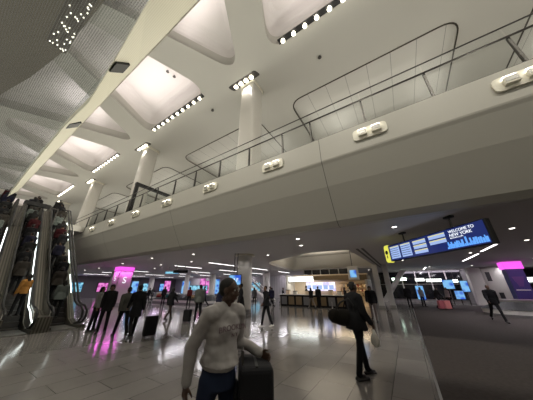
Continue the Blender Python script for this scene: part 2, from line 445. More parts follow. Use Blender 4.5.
# ------------------------------------------------------------------ balcony: fascia, bulkhead, slab, low ceiling
prof = [(7.36, 3.7), (7.15, 3.86), (6.5, 4.95), (6.17, 5.66), (6.115, 5.75), (6.1, 5.8), (6.1, 6.76), (6.2, 6.84), (6.45, 6.84), (6.45, 6.6), (7.6, 6.6), (7.6, 3.7)]
tag(MB().prism(prof, -60, 50, 0).build('balcony', 'fascia'), kind='structure')
tag(MB().box(-60, 50, 6.46, 29.9, 6.55, 6.8).build('floor_upper', 'low'), kind='structure')
cof = rounded([(-2.4, 12.7), (-2.2, 26), (-12.5, 26), (-10.2, 15.8), (-4.9, 12.5)], [.3, .3, .6, 1.5, .6])
lowc = plate_with_holes('ceiling_lower', [(-110, 7.6), (50, 7.6), (50, 60), (-110, 60)], [list(reversed(cof))], 3.7, 3.95, 'low')
tag(lowc, kind='structure')
tag(MB().box(-110, -60.02, -14, 7.98, 3.72, 3.9).build('ceiling_side', 'low'), kind='structure')
b = MB(); n = len(cof); ccx, ccy = -6.5, 19.5
v = [(p[0], p[1], 3.9) for p in cof] + [(ccx + (p[0] - ccx) * .88, ccy + (p[1] - ccy) * .88, 5.3) for p in cof]
b._add(v, [(i, (i + 1) % n, (i + 1) % n + n, i + n) for i in range(n)] + [tuple(n + i for i in range(n))])
b.build('coffer', 'coffer', lowc)
area('coffer_light', (-6.5, 19, 4.1), 4, 8, 170, (1, .92, .80), (R(180), 0, 0))
# slots in the low ceiling
sl = MB(); sl.box(-2.0, -1.86, 12.6, 26, 3.69, 3.705); sl.box(-1.72, -1.58, 12.6, 26, 3.69, 3.705); sl.build('air_slot', 'black', lowc)

# walls of the hall (all closed)
tag(MB().box(-110.2, -110, -14, 60, 0, 24).build('wall_left', 'wall'), kind='structure')
tag(MB().box(60, 60.2, -14, 60, 0, 24).build('wall_right', 'wall'), kind='structure')
tag(MB().box(-110, 60, -14.2, -14, 0, 24).build('wall_front', 'wall'), kind='structure')
tag(MB().box(-110, 60, 30, 30.2, 6.85, HC - .02).build('wall_upper', 'wall'), kind='structure')
tag(MB().box(-110, 60, 34.5, 34.7, 0, 3.7).build('wall_back', 'wallgrey'), kind='structure')
tag(MB().box(-50.2, -50, 8.1, 34.4, 0, 3.69).build('wall_hall', 'greybase'), kind='structure')
for y in (13, 21, 29): area('wall_fill_violet', (-48.9, y, 3.6), .5, 5, 40, (.85, .55, 1), (0, R(-25), 0))  # violet fill without fixtures, added to lift the dark left background
for x in (-40, -28, -16, 3): area('wall_fill_back', (x, 33.2, 3.6), 6, .5, 70, (.95, .85, 1), (R(25), 0, 0))  # fill without fixtures, added to brighten the far back wall

# ------------------------------------------------------------------ balcony railing
RX = [-5.02 - 1.95 * k for k in range(10, 0, -1)] + [-5.02, -3.2, -1.9, .05, 1.93, 3.8, 5.7, 7.6, 9.5]
root = empty('railing', (0, 6.28, 6.84)); tag(root, 'long steel and glass balustrade along the balcony edge', 'railing')
for x in RX:
    MB().prism([(-.05, 0), (.05, 0), (.03, 1.06), (-.03, 1.06)], x - .03, x + .03, 0).build('post', 'darksteel', root)
for a, c in zip(RX[:-1], RX[1:]):
    MB().box(a + .02, c - .02, -.008, .008, .05, 1.50).build('glass_panel', 'glass', root)
MB().tube([(RX[0] - 4, -.06, 1.06), (RX[-1] + 3, -.06, 1.06)], .03, 8).build('handrail', 'darksteel', root)
MB().tube([(RX[0] - 4, 0, 1.52), (RX[-1] + 3, 0, 1.52)], .022, 8).build('top_rail', 'darksteel', root)
MB().box(RX[0] - 4, RX[-1] + 3, -.05, .05, .0, .05).build('base_rail', 'darksteel', root)
# dark portal on the balcony
root = empty('doorway_frame', (-17.8, 6.9, 6.82)); tag(root, 'dark free-standing portal frame on the balcony left of the second column', 'frame')
MB().box(-.12, .12, -.12, .12, 0, 3.0).build('post', 'black', root)
MB().box(-.12, .12, 4.0, 4.24, 0, 3.0).build('post', 'black', root)
MB().box(-.14, .14, -.14, 4.26, 3.0, 3.24).build('lintel', 'black', root)
MB().box(-.02, .02, .12, 4.0, 0, 3.0).build('glass_pane', 'glass', root)

# fascia spotlights (pairs of square lamps in a white tray)
lab = ['far right, cut by the picture edge', 'second from the right', 'third from right, below the nearest column', 'fourth from the right', 'fifth from the right', 'sixth from the right', 'seventh from the right', 'leftmost and smallest']
SX = [3.44, .08, -3.6, -7.3, -11.0, -14.6, -18.2, -21.9]
for i, x in enumerate(SX):
    root = empty('wall_light', (x, 6.1, 6.3)); tag(root, 'twin square wall light on the balcony fascia, ' + lab[i], 'wall light', 'twin lights along the balcony fascia')
    MB().prism(rounded([(-.50, -.21), (.50, -.21), (.50, .21), (-.50, .21)], .14, 4), -.07, -.004, 1).build('tray', 'creamedge', root, smooth=True)
    area('fascia_glow', (x, 5.97, 6.47), .7, .07, 90, (1, .95, .80), (R(-106), 0, 0))
    for s in (-.2, .2):
        hb = MB().box(s - .13, s + .13, -.17, -.072, -.12, .07).build('lamp_head', 'creamedge', root, bevel=.01)
        MB().box(s - .11, s + .11, -.178, -.171, -.06, .085).build('lens', 'steel', hb)
        MB().box(s - .12, s + .12, -.15, -.075, .072, .13).build('lamp', 'bulbsoft', hb)

# ------------------------------------------------------------------ glazed bridge overhead (top left)
root = empty('glass_bridge', (-10, 0, 6.8)); tag(root, 'overhead walkway of ribbed translucent glass with a cream edge beam', 'bridge')
XS = [12, 2, -1, -3, -4.8, -6.7, -8.5, -12, -14, -16.5, -19]
YI = [.1, .30, .38, .46, .62, .76, .70, .72, .74, .78, .8]
v = []; f = []
for x, y in zip(XS, YI): v += [(x + 10, y * .971, -.15), (x + 10, 1.05, .35), (x + 10, y * .971, .22), (x + 10, 1.05, .40)]
for i in range(len(XS) - 1):
    a = i * 4; c = a + 4
    f += [(a, a + 1, c + 1, c), (a + 2, c + 2, c + 3, a + 3), (a, c, c + 2, a + 2), (a + 1, a + 3, c + 3, c + 1)]
f += [(0, 2, 3, 1), (len(v) - 4, len(v) - 3, len(v) - 1, len(v) - 2)]
MB()._add(v, f).build('edge_beam', 'cream', root)
MB().box(-9, 22, 1.035, 1.06, .34, .56).build('edge_trim', 'creamedge', root)
MB().box(-9, 22, -3.6, .80, .24, .27).build('glass_deck', 'frit', root)
MB().box(-9, 22, .76, .79, .28, 1.3).build('glass_side', 'frit', root)
for x, y0 in ((-4.75, .62), (-8.4, .72)): MB().prism([(y0, -.12 + (y0 - .6) * .9), (y0 + .24, .13 + (y0 - .6) * .9), (y0 + .28, .08 + (y0 - .6) * .9), (y0 + .04, -.18 + (y0 - .6) * .9)], x + 9.62, x + 10, 0).build('bracket', 'black', root)
# dark louvred soffit far above the bridge, seen only through the glass
sf = MB().prism([(-110, -14), (60, -14), (60, -1.7), (-5, -1.7), (-9, -.05), (-13, -.05), (-19.5, -.45), (-25.2, -1.4), (-30.5, -2.6), (-40, -5), (-110, -5)], HC - .45, HC - .05, 2).build('ceiling_soffit', 'soffit')
tag(sf, kind='structure')
root = empty('glint_cluster', (-14.5, -.6, HC - .5)); tag(root, 'added glowing dots imitating reflected sparkle on the dark soffit behind the ribbed glass', 'lights')  # glowing shapes added in place of reflected speckles
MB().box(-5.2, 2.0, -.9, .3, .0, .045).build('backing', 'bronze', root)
random.seed(5)
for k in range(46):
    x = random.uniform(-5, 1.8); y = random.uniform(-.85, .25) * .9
    MB().cone((x, y, -.08), (x, y, -.001), .045, .03, 8).build('lamp', 'bulb', root)  # each cone is a modelled glint, not a real lamp

# ------------------------------------------------------------------ landing + escalators
tag(MB().box(-60, -23.85, -6, 6.05, 6.3, 6.8).build('floor_landing', 'fascia'), kind='structure')
XB, XT, ZT = -13.7, -23.3, 6.8
DECK = stripes_mat('escalator_deck', (.05, .047, .038), (.17, .16, .13), 3.2, 'Y', .45, .5)
def esc_path(off):     # side profile in (x, z)
    return [(XB + 1.0, off), (XB, off), (XB - .6, off + .15), (XT + .6, ZT - .15 + off), (XT, ZT + off), (XT - 1.0, ZT + off)]
def ribbon(y0, y1, lo, hi):
    a = esc_path(hi); c = list(reversed(esc_path(lo))); return MB().prism(a + c, y0, y1, 1)
decks = [(.05, .45), (1.45, 2.0), (2.75, 3.35), (4.25, 4.5)]
lanes = [(.50, 1.42), (2.03, 2.72), (3.38, 4.22)]
lname = ['left escalator, cut by the picture edge', 'middle escalator full of people', 'right escalator next to the balcony end']
for i, (y0, y1) in enumerate(lanes):
    root = empty('escalator', (0, 0, 0)); tag(root, 'steel ' + lname[i], 'escalator', 'bank of escalators')
    ribbon(y0 + .02, y1 - .02, -.6, -.3).build('truss', 'darksteel', root)
    st = MB()
    n = 32
    for k in range(n):
        x = XB - .5 - k * (XB - XT - 1.0) / n; z = .1 + k * (ZT - .2) / n
        st.box(x - (XB - XT - 1) / n, x, y0 + .03, y1 - .03, z - .35, z)
    st.build('steps', 'darksteel', root)
    MB().box(XB - .6, XB + 1.0, y0 + .02, y1 - .02, .003, .03).build('comb_plate', 'steel', root); MB().box(XT - 1.0, XT + .5, y0 + .02, y1 - .02, ZT - .03, ZT + .03).build('comb_plate', 'steel', root)
for i, (y0, y1) in enumerate(decks):
    nm = ['leftmost', 'left of the middle escalator', 'right of the middle escalator', 'rightmost, beside the balcony end'][i]
    root = empty('escalator_balustrade', (0, 0, 0)); tag(root, 'steel and rubber escalator balustrade, ' + nm, 'balustrade', 'escalator balustrades')
    ribbon(y0, y1, -.55, .12).build('deck', DECK, root)
    if y1 - y0 > .3: ribbon(y0 + .07, y1 - .07, .10, .55).build('infill', DECK, root)
    for s, yy in ((1, y0 + .05), (-1, y1 - .05)):
        p = [(XB + .3, .72), (XB, .80), (XB - .6, .98), (XT + .6, ZT + .70), (XT, ZT + .92), (XT - .6, ZT + .9)]
        gp = p + [(XT - .6, ZT + .1), (XT, ZT + .1), (XT + .6, ZT - .05), (XB - .6, .25), (XB, .12), (XB + .5, .12)]
        MB().prism(gp, yy - .012, yy + .012, 1).build('glass_panel', 'glass' if y1 - y0 < .3 else 'steel', root)
        hp = [(XB + .2, yy, .14), (XB + .62, yy, .2), (XB + .85, yy, .42), (XB + .78, yy, .68), (XB + .4, yy, .86), (XB - .1, yy, .9), (XB - .6, yy, 1.05),
              (XT + .6, yy, ZT + .82), (XT, yy, ZT + 1.0), (XT - .5, yy, ZT + .98), (XT - .8, yy, ZT + .7), (XT - .7, yy, ZT + .2)]
        MB().tube(hp, .045, 8).build('handrail', 'rubber', root, smooth=True)
    if i in (1, 2, 3):
        yl = y0 - .03
        lp = [(XT + .3, yl, ZT + .8), (XT + .6, yl, ZT + .66), (XB - .6, yl, .90), (XB + .1, yl, .72), (XB + .45, yl + .02, .5), (XB + .58, yl + .10, .32), (XB + .62, yl + .34, .25)]
        if i == 3:
            for t0, t1 in ((.08, .22), (.32, .46), (.58, .66), (.78, .82)):
                A = Vector(lp[2]); B = Vector(lp[1]); MB().tube([A.lerp(B, t0), A.lerp(B, t1)], .02, 6).build('led_strip', 'led', root)
        elif i == 2:
            MB().tube([lp[1 + 1].__class__(lp[2])] + [lp[3], lp[4], lp[5], lp[6]], .022, 6).build('led_strip', 'led', root)
            A = Vector(lp[2]); B = Vector(lp[1]); MB().tube([A, A.lerp(B, .62)], .02, 6).build('led_strip', 'led', root)
        else:
            A = Vector(lp[2]); B = Vector(lp[1]); MB().tube([A.lerp(B, .35), A.lerp(B, .62)], .02, 6).build('led_strip', 'led', root)
# portal over the top of the middle escalator
root = empty('portal_frame', (-20.3, 0, 0)); tag(root, 'dark rectangular frame standing over the top of the middle escalator', 'frame')
MB().box(-.12, .12, 1.62, 1.74, 4.9, 7.05).build('post', 'darksteel', root)
MB().box(-.06, .06, 3.28, 3.34, 5.0, 6.95).build('post', 'darksteel', root)
MB().box(-.15, .15, 1.6, 2.85, 6.80, 7.05).build('header', 'black', root)
MB().box(-.06, .06, 2.85, 3.34, 6.86, 6.93).build('rail', 'darksteel', root)

# ------------------------------------------------------------------ low ceiling lights
root0 = None
dl = [(-3.7, 8.4), (-11.4, 8.8), (-15.6, 8.4), (-4.2, 9.9), (.1, 8.5), (3.8, 11.1), (5.2, 14.4), (-7.5, 11.85), (-28.8, 9.8), (-33.5, 10.0), (-21.5, 9.0),
      (8.5, 9.0), (-19.5, 11.5), (-15.0, 11.5), (-11, 13), (3.9, 18.0), (.2, 14), (.2, 20), (7.0, 19), (-24.0, 13.5), (10.5, 14.0), (-18, 24), (-27, 22), (-36, 18), (-36, 26), (2.5, 28), (6, 29), (11, 29), (12, 20), (-45, 21), (-3.5, 29), (-22, 31), (-31, 31)]  # the far ones are added to brighten the back of the hall
for i, (x, y) in enumerate(dl):
    if root0 is None:
        o = empty('downlight', (x, y, 3.7)); root0 = o
        MB().cyl((0, 0, -.012), (0, 0, -.001), .11, 16).build('trim_ring', 'white', o)
        MB().cyl((0, 0, -.02), (0, 0, -.013), .075, 16).build('lamp', 'down', o)
    else: o = copy_tree(root0, (x, y, 3.7))
    tag(o, 'small round recessed downlight in the low ceiling', 'downlight', 'round downlights in the low ceiling')
    spot('downlight_spot', (x, y, 3.64), 16 * LOW_W, 110, (1, .94, .91))
lin = [(-4.3, 0), ]
lins = [(4.3, 16.2, 1, 2.6), (4.4, 21.0, 1, 4.6), (-14.2, 14.4, 0, 0), (-14.2, 20.6, 0, 0), (-14.2, 26.8, 0, 0), (-19.1, 14.4, 0, 0), (-19.1, 20.6, 0, 0), (-19.1, 26.8, 0, 0), (-24.4, 20.6, 0, 0), (-24.4, 26.8, 0, 0), (-30, 14.4, 0, 0), (-30, 20.6, 0, 0), (-30, 26.8, 0, 0), (-36, 14.4, 0, 0), (-36, 20.6, 0, 0), (-36, 26.8, 0, 0), (-42.5, 14.4, 0, 0), (-42.5, 20.6, 0, 0), (-42.5, 26.8, 0, 0), (8.6, 16.5, 0, 0), (8.6, 22.5, 0, 0), (8.8, 30.5, 0, 0), (2.2, 30.0, 0, 0)]
for i, (x, y, d, L) in enumerate(lins):
    L = L or 3.4
    o = empty('linear_light', (x, y, 3.7), 0)
    tag(o, 'white linear light, ' + (['under the display board, near segment', 'beyond the display board, far segment'][i] if d else 'one of the parallel bars in the low ceiling'), 'ceiling light', None if d else 'linear lights of the low ceiling')
    MB().box(-.09, .09, -L / 2, L / 2, -.02, -.001).build('frame', 'white', o)
    MB().box(-.06, .06, -L / 2 + .03, L / 2 - .03, -.03, -.021).build('diffuser', 'linear', o)
    area('linear_area', (x, y, 3.64), .15, L, 15 * LOW_W, (.98, .93, 1))

# ------------------------------------------------------------------ hanging display board
bx0, by0, bx1, by1 = 2.12, 7.36, -.24, 10.32
BL = math.hypot(bx1 - bx0, by1 - by0); ang = math.atan2(by0 - by1, bx0 - bx1)
root = empty('display_board', (bx1, by1, 2.70), ang)      # local +x runs from the far (left) end to the near (right) end
tag(root, 'long hanging blue display board of flight and baggage lists with a yellow end cap', 'display')
# which side faces the camera: local -y or +y
RB = Matrix.Rotation(ang, 4, 'Z'); side = -1 if (RB @ Vector((0, -1, 0))).dot(Vector((0, 0, 0)) - Vector((bx1, by1, 0))) > 0 else 1
MB().box(-.02, BL + .06, -.07, .07, -.03, .63).build('casing', 'black', root, bevel=.01)
yy = side * .073
def pan(name, x0, x1, z0, z1, m, par=root, dy=0.0):
    a = yy + side * dy; return MB().box(x0, x1, min(a, a + side * .006), max(a, a + side * .006), z0, z1).build(name, m, par)
scr = pan('screen', .0, BL, 0, .60, 'navy')
fl = 1 if side == -1 else -1
def blk(x0, x1, z0, z1, m='paleblue', nm='list_panel'):
    pan(nm, x0, x1, z0, z1, m, scr, .008); pan('list_lines', x0, x1, z1 - .035, z1 - .012, 'yellowline' if nm == 'list_panel' else m, scr, .016)
blk(.10, .62, .06, .54); blk(.72, 1.22, .06, .54)
for z in (.40, .24, .07): blk(1.36, 1.92, z, z + .13)
for z in (.42, .25): blk(2.06, 2.66, z, z + .13)
for q, (x0, z) in enumerate([(.13, .44), (.13, .36), (.13, .28), (.13, .20), (.13, .12), (.75, .44), (.75, .36), (.75, .28), (.75, .20), (.75, .12)]):
    pan('list_rule', x0, x0 + .44, z, z + .018, 'navy', scr, .02)
rt = Matrix.Rotation(R(90), 3, 'X')
text('lettering', 'WELCOME TO', .115, 'whitetext', scr, (2.80, yy - .02, .47), rt)
text('lettering', 'NEW YORK', .125, 'whitetext', scr, (2.80, yy - .02, .355), rt)
text('lettering', 'BAGGAGE CLAIM', .05, 'whitetext', scr, (2.80, yy - .02, .30), rt)
random.seed(3); x = 2.62; q = 0
while x < BL - .06:
    wd = random.uniform(.03, .07); h = .05 + .15 * abs(math.sin(q * 1.7)) + (.05 if q % 5 == 2 else 0)
    pan('skyline', x, x + wd * .8, .03, .03 + h, 'skyline', scr, .008); x += wd; q += 1
MB().prism(rounded([(-.30, -.06), (-.03, -.06), (-.03, .66), (-.30, .66)], [.13, .02, .02, .13], 5), -.08, .08, 1).build('end_cap', 'yellow', root)
MB().cyl((-.165, side * .08, .36), (-.165, side * .088, .36), .085, 20).build('pictogram', 'black', root)
MB().box(-.19, -.14, min(side * .08, side * .088), max(side * .08, side * .088), .12, .24).build('pictogram', 'black', root)
for x in (.9, 2.9):
    MB().cyl((x, 0, .63), (x, 0, .99), .03, 8).build('hanger', 'darksteel', root)
    MB().box(x - .12, x + .12, -.07, .07, .93, .99).build('ceiling_plate', 'black', root)

# ------------------------------------------------------------------ information screens on the nearest column
cd = Vector((8.8, -11, 0)).normalized()        # from the column towards the hall centre
root = empty('monitor', (-8.72, 10.02, 1.78), R(20)); tag(root, 'small blue information screen hung beside the nearest column', 'screen')
MB().box(-.40, .40, 0, .08, 0, .62).build('casing', 'black', root, bevel=.01)
MB().box(-.37, .37, -.012, -.002, .04, .58).build('screen', 'blue', root)
text('lettering', 'M F', .30, 'whitetext', root, (0, -.02, .2), Matrix.Rotation(R(90), 3, 'X'), align='CENTER')
for x in (-.1, .1): MB().cyl((x, .04, .62), (x, .04, 1.9), .02, 8).build('hanger', 'darksteel', root)
for i, (x, y, L, m, lb) in enumerate([(-20.5, 13.5, 1.5, 'teal', 'slim hanging sign with a bright teal face, left half of the hall'), (-18.4, 13.0, 1.4, 'black', 'slim dark hanging sign beside the teal one')]):
    root = empty('hanging_sign', (x, y, 2.98), R(33)); tag(root, lb, 'sign')
    MB().box(-L / 2, L / 2, -.06, .06, 0, .26).build('casing', 'black', root)
    MB().box(-L / 2 + .05, L / 2 - .05, -.075, -.062, .03, .23).build('face', m, root)
    for s in (-.4, .4): MB().cyl((s, 0, .26), (s, 0, .71), .018, 8).build('hanger', 'darksteel', root)

# ------------------------------------------------------------------ purple-topped columns
root = empty('lit_pillar', (-25.4, 11, 0)); tag(root, 'pale square pillar glowing pink at the top with a white S sign', 'pillar')
MB().prism(rounded([(-.66, -.66), (.66, -.66), (.66, .66), (-.66, .66)], .08, 2), .25, 3.35, 2).build('shaft', 'white', root)
MB().prism(rounded([(-0.72, -0.72), (0.72, -0.72), (0.72, 0.72), (-0.72, 0.72)], .1, 2), .003, .25, 2).build('plinth', 'steel', root)
MB().prism(rounded([(-0.70, -0.70), (0.70, -0.70), (0.70, 0.70), (-0.70, 0.70)], .08, 2), 3.28, 3.68, 2).build('glow_band', 'pink', root)
text('lettering', 'S', .85, 'whitetext', root, (.675, -.05, 2.1), Matrix.Rotation(R(90), 3, 'Z') @ Matrix.Rotation(R(90), 3, 'X'), align='CENTER')
text('lettering', 'S', .75, 'whitetext', root, (-.05, -.675, 2.3), Matrix.Rotation(R(90), 3, 'X'), align='CENTER')
for dx, dy, rz in ((0, -1.0, 0), (1.05, 0, 90)): area('pillar_glow', (-25.4 + dx * .9, 11 + dy * .9, 3.24), 1.3, .25, 22, (1, .14, .85), (R(0), 0, R(rz)))
root = empty('banner_pillar', (7.9, 26.6, 0)); tag(root, 'square pillar wrapped in a navy banner under a pink glowing top', 'pillar')
MB().box(-.5, .5, -.5, .5, .003, 3.1).build('shaft', 'banner', root)
MB().box(-.58, .58, -.58, .58, 3.1, 3.68).build('glow_band', 'pink', root)
MB().prism([(-.35, 2.5), (.35, 2.5), (.12, 1.75), (-.12, 1.75)], -.52, -.505, 1).build('emblem', 'pink', root).data.materials[0] = mat('emblem_violet', (.09, .03, .17), .5)
MB().box(-.4, .4, -.52, -.505, 1.45, 1.52).build('caption', M['white'], root)
MB().box(-.45, .45, -.52, -.505, .5, .62).build('caption', M['white'], root)
area('pillar_glow', (8.1, 24.9, 3.5), 1.8, .3, 14, (1, .15, .85))

# ------------------------------------------------------------------ far window wall, pylon, brace
zw = 34.45
for i, (x0, x1) in enumerate([(-3.4 + 1.55 * k, -3.4 + 1.55 * (k + 1)) for k in range(6)]):
    w_ = empty('window_%d' % (i + 1), (x0, zw - .1, 0)); tag(w_, kind='structure')
    MB().box(.06, 1.49, 0, .05, .35, 3.62).build('glass_pane', 'darkglass', w_)
    MB().box(-.06, .06, -.06, .08, .003, 3.69).build('mullion', 'white', w_)
    MB().box(.06, 1.49, -.03, .06, 2.02, 2.12).build('transom', 'steel', w_)
for i, (x, wd, m) in enumerate([(-.6, 1.7, 'greensign'), (1.6, 1.0, 'whitesign'), (3.0, 1.6, 'whitesign'), (4.9, .7, 'whitesign')]):
    o = empty('exit_sign', (x, 33.4, 2.62 - .1 * i)); tag(o, 'bright overhead sign before the dark far windows, ' + ['greenish, leftmost', 'short, second from left', 'long, third from left', 'small, rightmost'][i], 'sign')
    MB().box(-wd / 2, wd / 2, -.05, .05, -.12, .26).build('casing', 'black', o); MB().box(-wd / 2 + .03, wd / 2 - .03, -.06, -.051, -.09, .23).build('face', m, o)
    MB().cyl((0, 0, .26), (0, 0, 1.07 + .1 * i), .02, 6).build('hanger', 'darksteel', o)
root = empty('pylon', (7.0, 32.5, 0)); tag(root, 'tall pale slab pylon beside the far dark windows', 'pylon')
MB().box(-.95, .15, -.5, .5, .003, 3.69).build('slab', 'white', root)
MB().box(.25, 1.9, -.4, .5, .003, 3.69).build('panel', 'wall', root)
MB().box(.45, .80, -.42, -.401, 2.3, 3.2).build('poster', 'black', root); MB().box(.9, 1.25, -.42, -.401, .6, 1.2).build('poster', 'black', root)
root = empty('brace', (-1.1, 32.6, 0)); tag(root, 'thick white diagonal brace in front of the far windows', 'brace')
MB().prism([(-2.0, .004), (-1.3, .004), (1.45, 3.69), (.75, 3.69)], -.2, .2, 1).build('beam', 'white', root)
for i, (x, y, wd, z0, z1) in enumerate([(1.2, 30.5, .8, .4, 1.9), (4.0, 31.5, 1.0, 1.5, 2.5), (4.6, 31.0, .8, .5, 1.4), (5.4, 31.9, .7, 1.2, 2.4)]):
    o = empty('advert_screen', (x, y, 0)); tag(o, 'lit blue advert screen by the far windows, ' + ['tall, left, behind the group with luggage', 'large, upper', 'low, centre', 'narrow, right'][i], 'screen')
    MB().box(-wd / 2, wd / 2, -.05, .05, z0, z1).build('casing', 'black', o); MB().box(-wd / 2 + .04, wd / 2 - .04, -.065, -.051, z0 + .05, z1 - .05).build('screen', 'blue', o)
    MB().box(-.05, .05, -.04, .04, .003, z0).build('stand', 'darksteel', o)
# right-hand far wall band
o = empty('light_band', (12.5, 33.8, 2.15)); tag(o, 'long white illuminated band on the far wall behind the banner pillar', 'sign')
MB().box(-2.4, 2.6, -.05, .05, 0, .55).build('casing', 'white', o); MB().box(-2.3, 2.5, -.07, -.052, .06, .48).build('face', 'whitesign', o)
for i, x in enumerate((10.8, 13.3, 15.8)):
    w_ = empty('window_%d' % (i + 7), (x, 34.35, 0)); tag(w_, kind='structure')
    MB().box(-1.1, 1.1, 0, .05, 2.75, 3.6).build('glass_pane', 'darkglass', w_); MB().box(-1.1, 1.1, 0, .05, .5, 2.05).build('glass_pane', 'darkglass', w_)

# ------------------------------------------------------------------ baggage carousels
def carousel(x, y, L, W, rz, label):
    root = empty('baggage_carousel', (x, y, 0), rz); tag(root, label, 'carousel', None)
    def stad(l, w_, n=8):
        p = []
        for s, a0 in ((1, -90), (-1, 90)):
            for k in range(n + 1):
                a = R(a0 + 180 * k / n); p.append((s * (l - w_) + math.cos(a) * w_, math.sin(a) * w_))
        return p
    MB().prism(stad(L / 2, W / 2), .003, .16, 2).build('plinth', 'greybase', root)
    MB().prism(stad(L / 2 - .06, W / 2 - .06), .16, .40, 2).build('skirt', 'white', root)
    a = stad(L / 2 - .02, W / 2 - .02); c = stad(L / 2 - .95, max(.3, W / 2 - .95)); n = len(a)
    b = MB(); b._add([(p[0], p[1], .40) for p in a] + [(p[0], p[1], .82) for p in c], [(i, (i + 1) % n, (i + 1) % n + n, i + n) for i in range(n)] + [tuple(range(n - 1, -1, -1))])
    b.build('belt', 'rubber', root)
    MB().prism(c, .82, .95, 2).build('island_top', 'steel', root)
    return root
carousel(9.2, 21.6, 10.5, 3.4, R(8), 'steel baggage carousel at the right beside the dark carpet')
carousel(-22.5, 17.2, 11, 3.2, R(0), 'near baggage carousel in the left half, behind the walking woman')
carousel(-33.5, 21.0, 10, 3.2, R(0), 'far baggage carousel at the left, behind the pink pillar')
carousel(-21.5, 24.5, 8, 3.0, R(0), 'farthest baggage carousel, left of the nearest column')
lp = MB().box(6.9, 11.3, 21.55, 21.65, .955, 1.0); o = lp.build('light_line', 'magenta'); tag(o, 'thin pink light line on top of the right carousel', 'light')
# bags riding on the left carousels
bagcols = [('bag_red', (.25, .03, .03)), ('bag_teal', (.03, .15, .16)), ('bag_black', (.012, .012, .014)), ('bag_grey', (.22, .22, .23)), ('bag_tan', (.3, .2, .1))]
for nme, c in bagcols: M[nme] = mat(nme, c, .8, spec=.2)
def suitcase(loc, rz, m, h=.62, wd=.42, dp=.25, handle=.35, label='', group=None, lean=0):
    root = empty('suitcase', loc, R(rz)); root.rotation_euler = (lean, 0, R(rz)); tag(root, label, 'suitcase', group)
    MB().box(-wd / 2, wd / 2, -dp / 2, dp / 2, .05, .05 + h).build('body', m, root, bevel=.045, seg=3)
    MB().box(-wd / 2 + .02, wd / 2 - .02, -.012, .012, .045, .055 + h).build('zip', 'rubber', root)
    for sx in (-1, 1):
        for sy in (-1, 1): MB().cyl((sx * (wd / 2 - .05) - .012, sy * (dp / 2 - .05), .03), (sx * (wd / 2 - .05) + .012, sy * (dp / 2 - .05), .03), .03, 10).build('wheel', 'rubber', root)
    if handle:
        MB().tube([(-wd / 4, -dp / 2 + .03, .04 + h), (-wd / 4, -dp / 2 + .03, .05 + h + handle), (wd / 4, -dp / 2 + .03, .05 + h + handle), (wd / 4, -dp / 2 + .03, .04 + h)], .011, 6).build('handle', 'darksteel', root)
    return root
random.seed(11)
k = 0
for (cx, cy, L) in ((-22.5, 17.2, 11), (-33.5, 21, 10)):
    for j in range(6):
        x = cx - L / 2 + 1.6 + j * (L - 3.2) / 5; m = bagcols[k % 5][0]
        o = empty('travel_bag', (x, cy - .95, .62), random.uniform(-.3, .3)); o.rotation_euler = (R(28), 0, random.uniform(-.3, .3))
        tag(o, '%s bag lying on the %s baggage carousel at the left' % (m[4:], 'near' if cx > -30 else 'far'), 'bag', 'bags on the %s left carousel' % ('near' if cx > -30 else 'far'))
        wd = random.uniform(.5, .75)
        MB().box(-wd / 2, wd / 2, -.22, .22, .03, .26).build('body', m, o, bevel=.05, seg=3)
        MB().tube([(-.1, -.22, .12), (-.08, -.27, .14), (.08, -.27, .14), (.1, -.22, .12)], .012, 6).build('handle', 'rubber', o)
        k += 1
# ------------------------------------------------------------------ left-hand advert panels
adv = [(-30.5, 15.0, 1.3, .9, 2.5, 'blue', 'between the escalators and the pink pillar'), (-35.5, 14.2, 1.2, .9, 2.4, 'blue', 'farther left beyond the escalators'),
       (-38.0, 24.5, 1.7, 1.0, 2.9, 'magenta', 'pink, just right of the pink pillar'), (-36.5, 27.5, 2.2, .6, 2.9, 'blue', 'right of the pink advert'),
       (-37.5, 33.5, 3.0, .5, 3.1, 'magenta', 'pink, on the far wall'), (-28.5, 27.8, 1.6, .6, 3.1, 'blue', 'tall blue panel near the walking man with a cap'),
       (-30.0, 26.0, 1.4, 1.9, 3.2, 'magenta', 'pink, high, beside the tall blue panel'), (-24, 33.6, 2.4, 1.0, 2.6, 'teal', 'teal, on the far wall')]
for (x, y, wd, z0, z1, m, lb) in adv:
    o = empty('advert_sign', (x, y, 0), R(33)); tag(o, 'lit advert panel ' + lb, 'advert')
    wd *= .72
    MB().box(-wd / 2, wd / 2, -.08, .08, z0, z1).build('casing', 'black', o); MB().box(-wd / 2 + .05, wd / 2 - .05, -.10, -.081, z0 + .06, z1 - .06).build('screen', m, o)
    if z0 > .3: MB().box(-.08, .08, -.05, .05, .003, z0).build('stand', 'darksteel', o)
for i, (y, m) in enumerate([(11.0, 'blue'), (14.5, 'teal'), (18.5, 'magenta'), (22.5, 'blue'), (27, 'teal'), (31, 'blue')]):
    o = empty('wall_display', (-49.95, y, 0), 0); tag(o, 'lit display on the dark far left wall, ' + ['leftmost', 'second from left', 'third from left', 'fourth from left', 'fifth from left', 'rightmost'][i], 'display')
    MB().box(.0, .12, -.9, .9, .9, 2.6).build('casing', 'black', o); MB().box(.121, .135, -.82, .82, .98, 2.52).build('screen', m, o)
for i in range(5):
    o = empty('flight_monitor', (-38.5 + i * 1.35, 29.3, 0), R(20)); tag(o, 'bright teal monitor in the row above the far carousels', 'monitor', 'row of teal monitors')
    MB().box(-.6, .6, -.05, .05, 1.1 + .1 * (i % 2), 2.1).build('casing', 'black', o); MB().box(-.55, .55, -.065, -.051, 1.18 + .1 * (i % 2), 2.05).build('screen', 'teal', o)
    MB().cyl((0, 0, .003), (0, 0, 1.2), .04, 8).build('stand', 'darksteel', o)
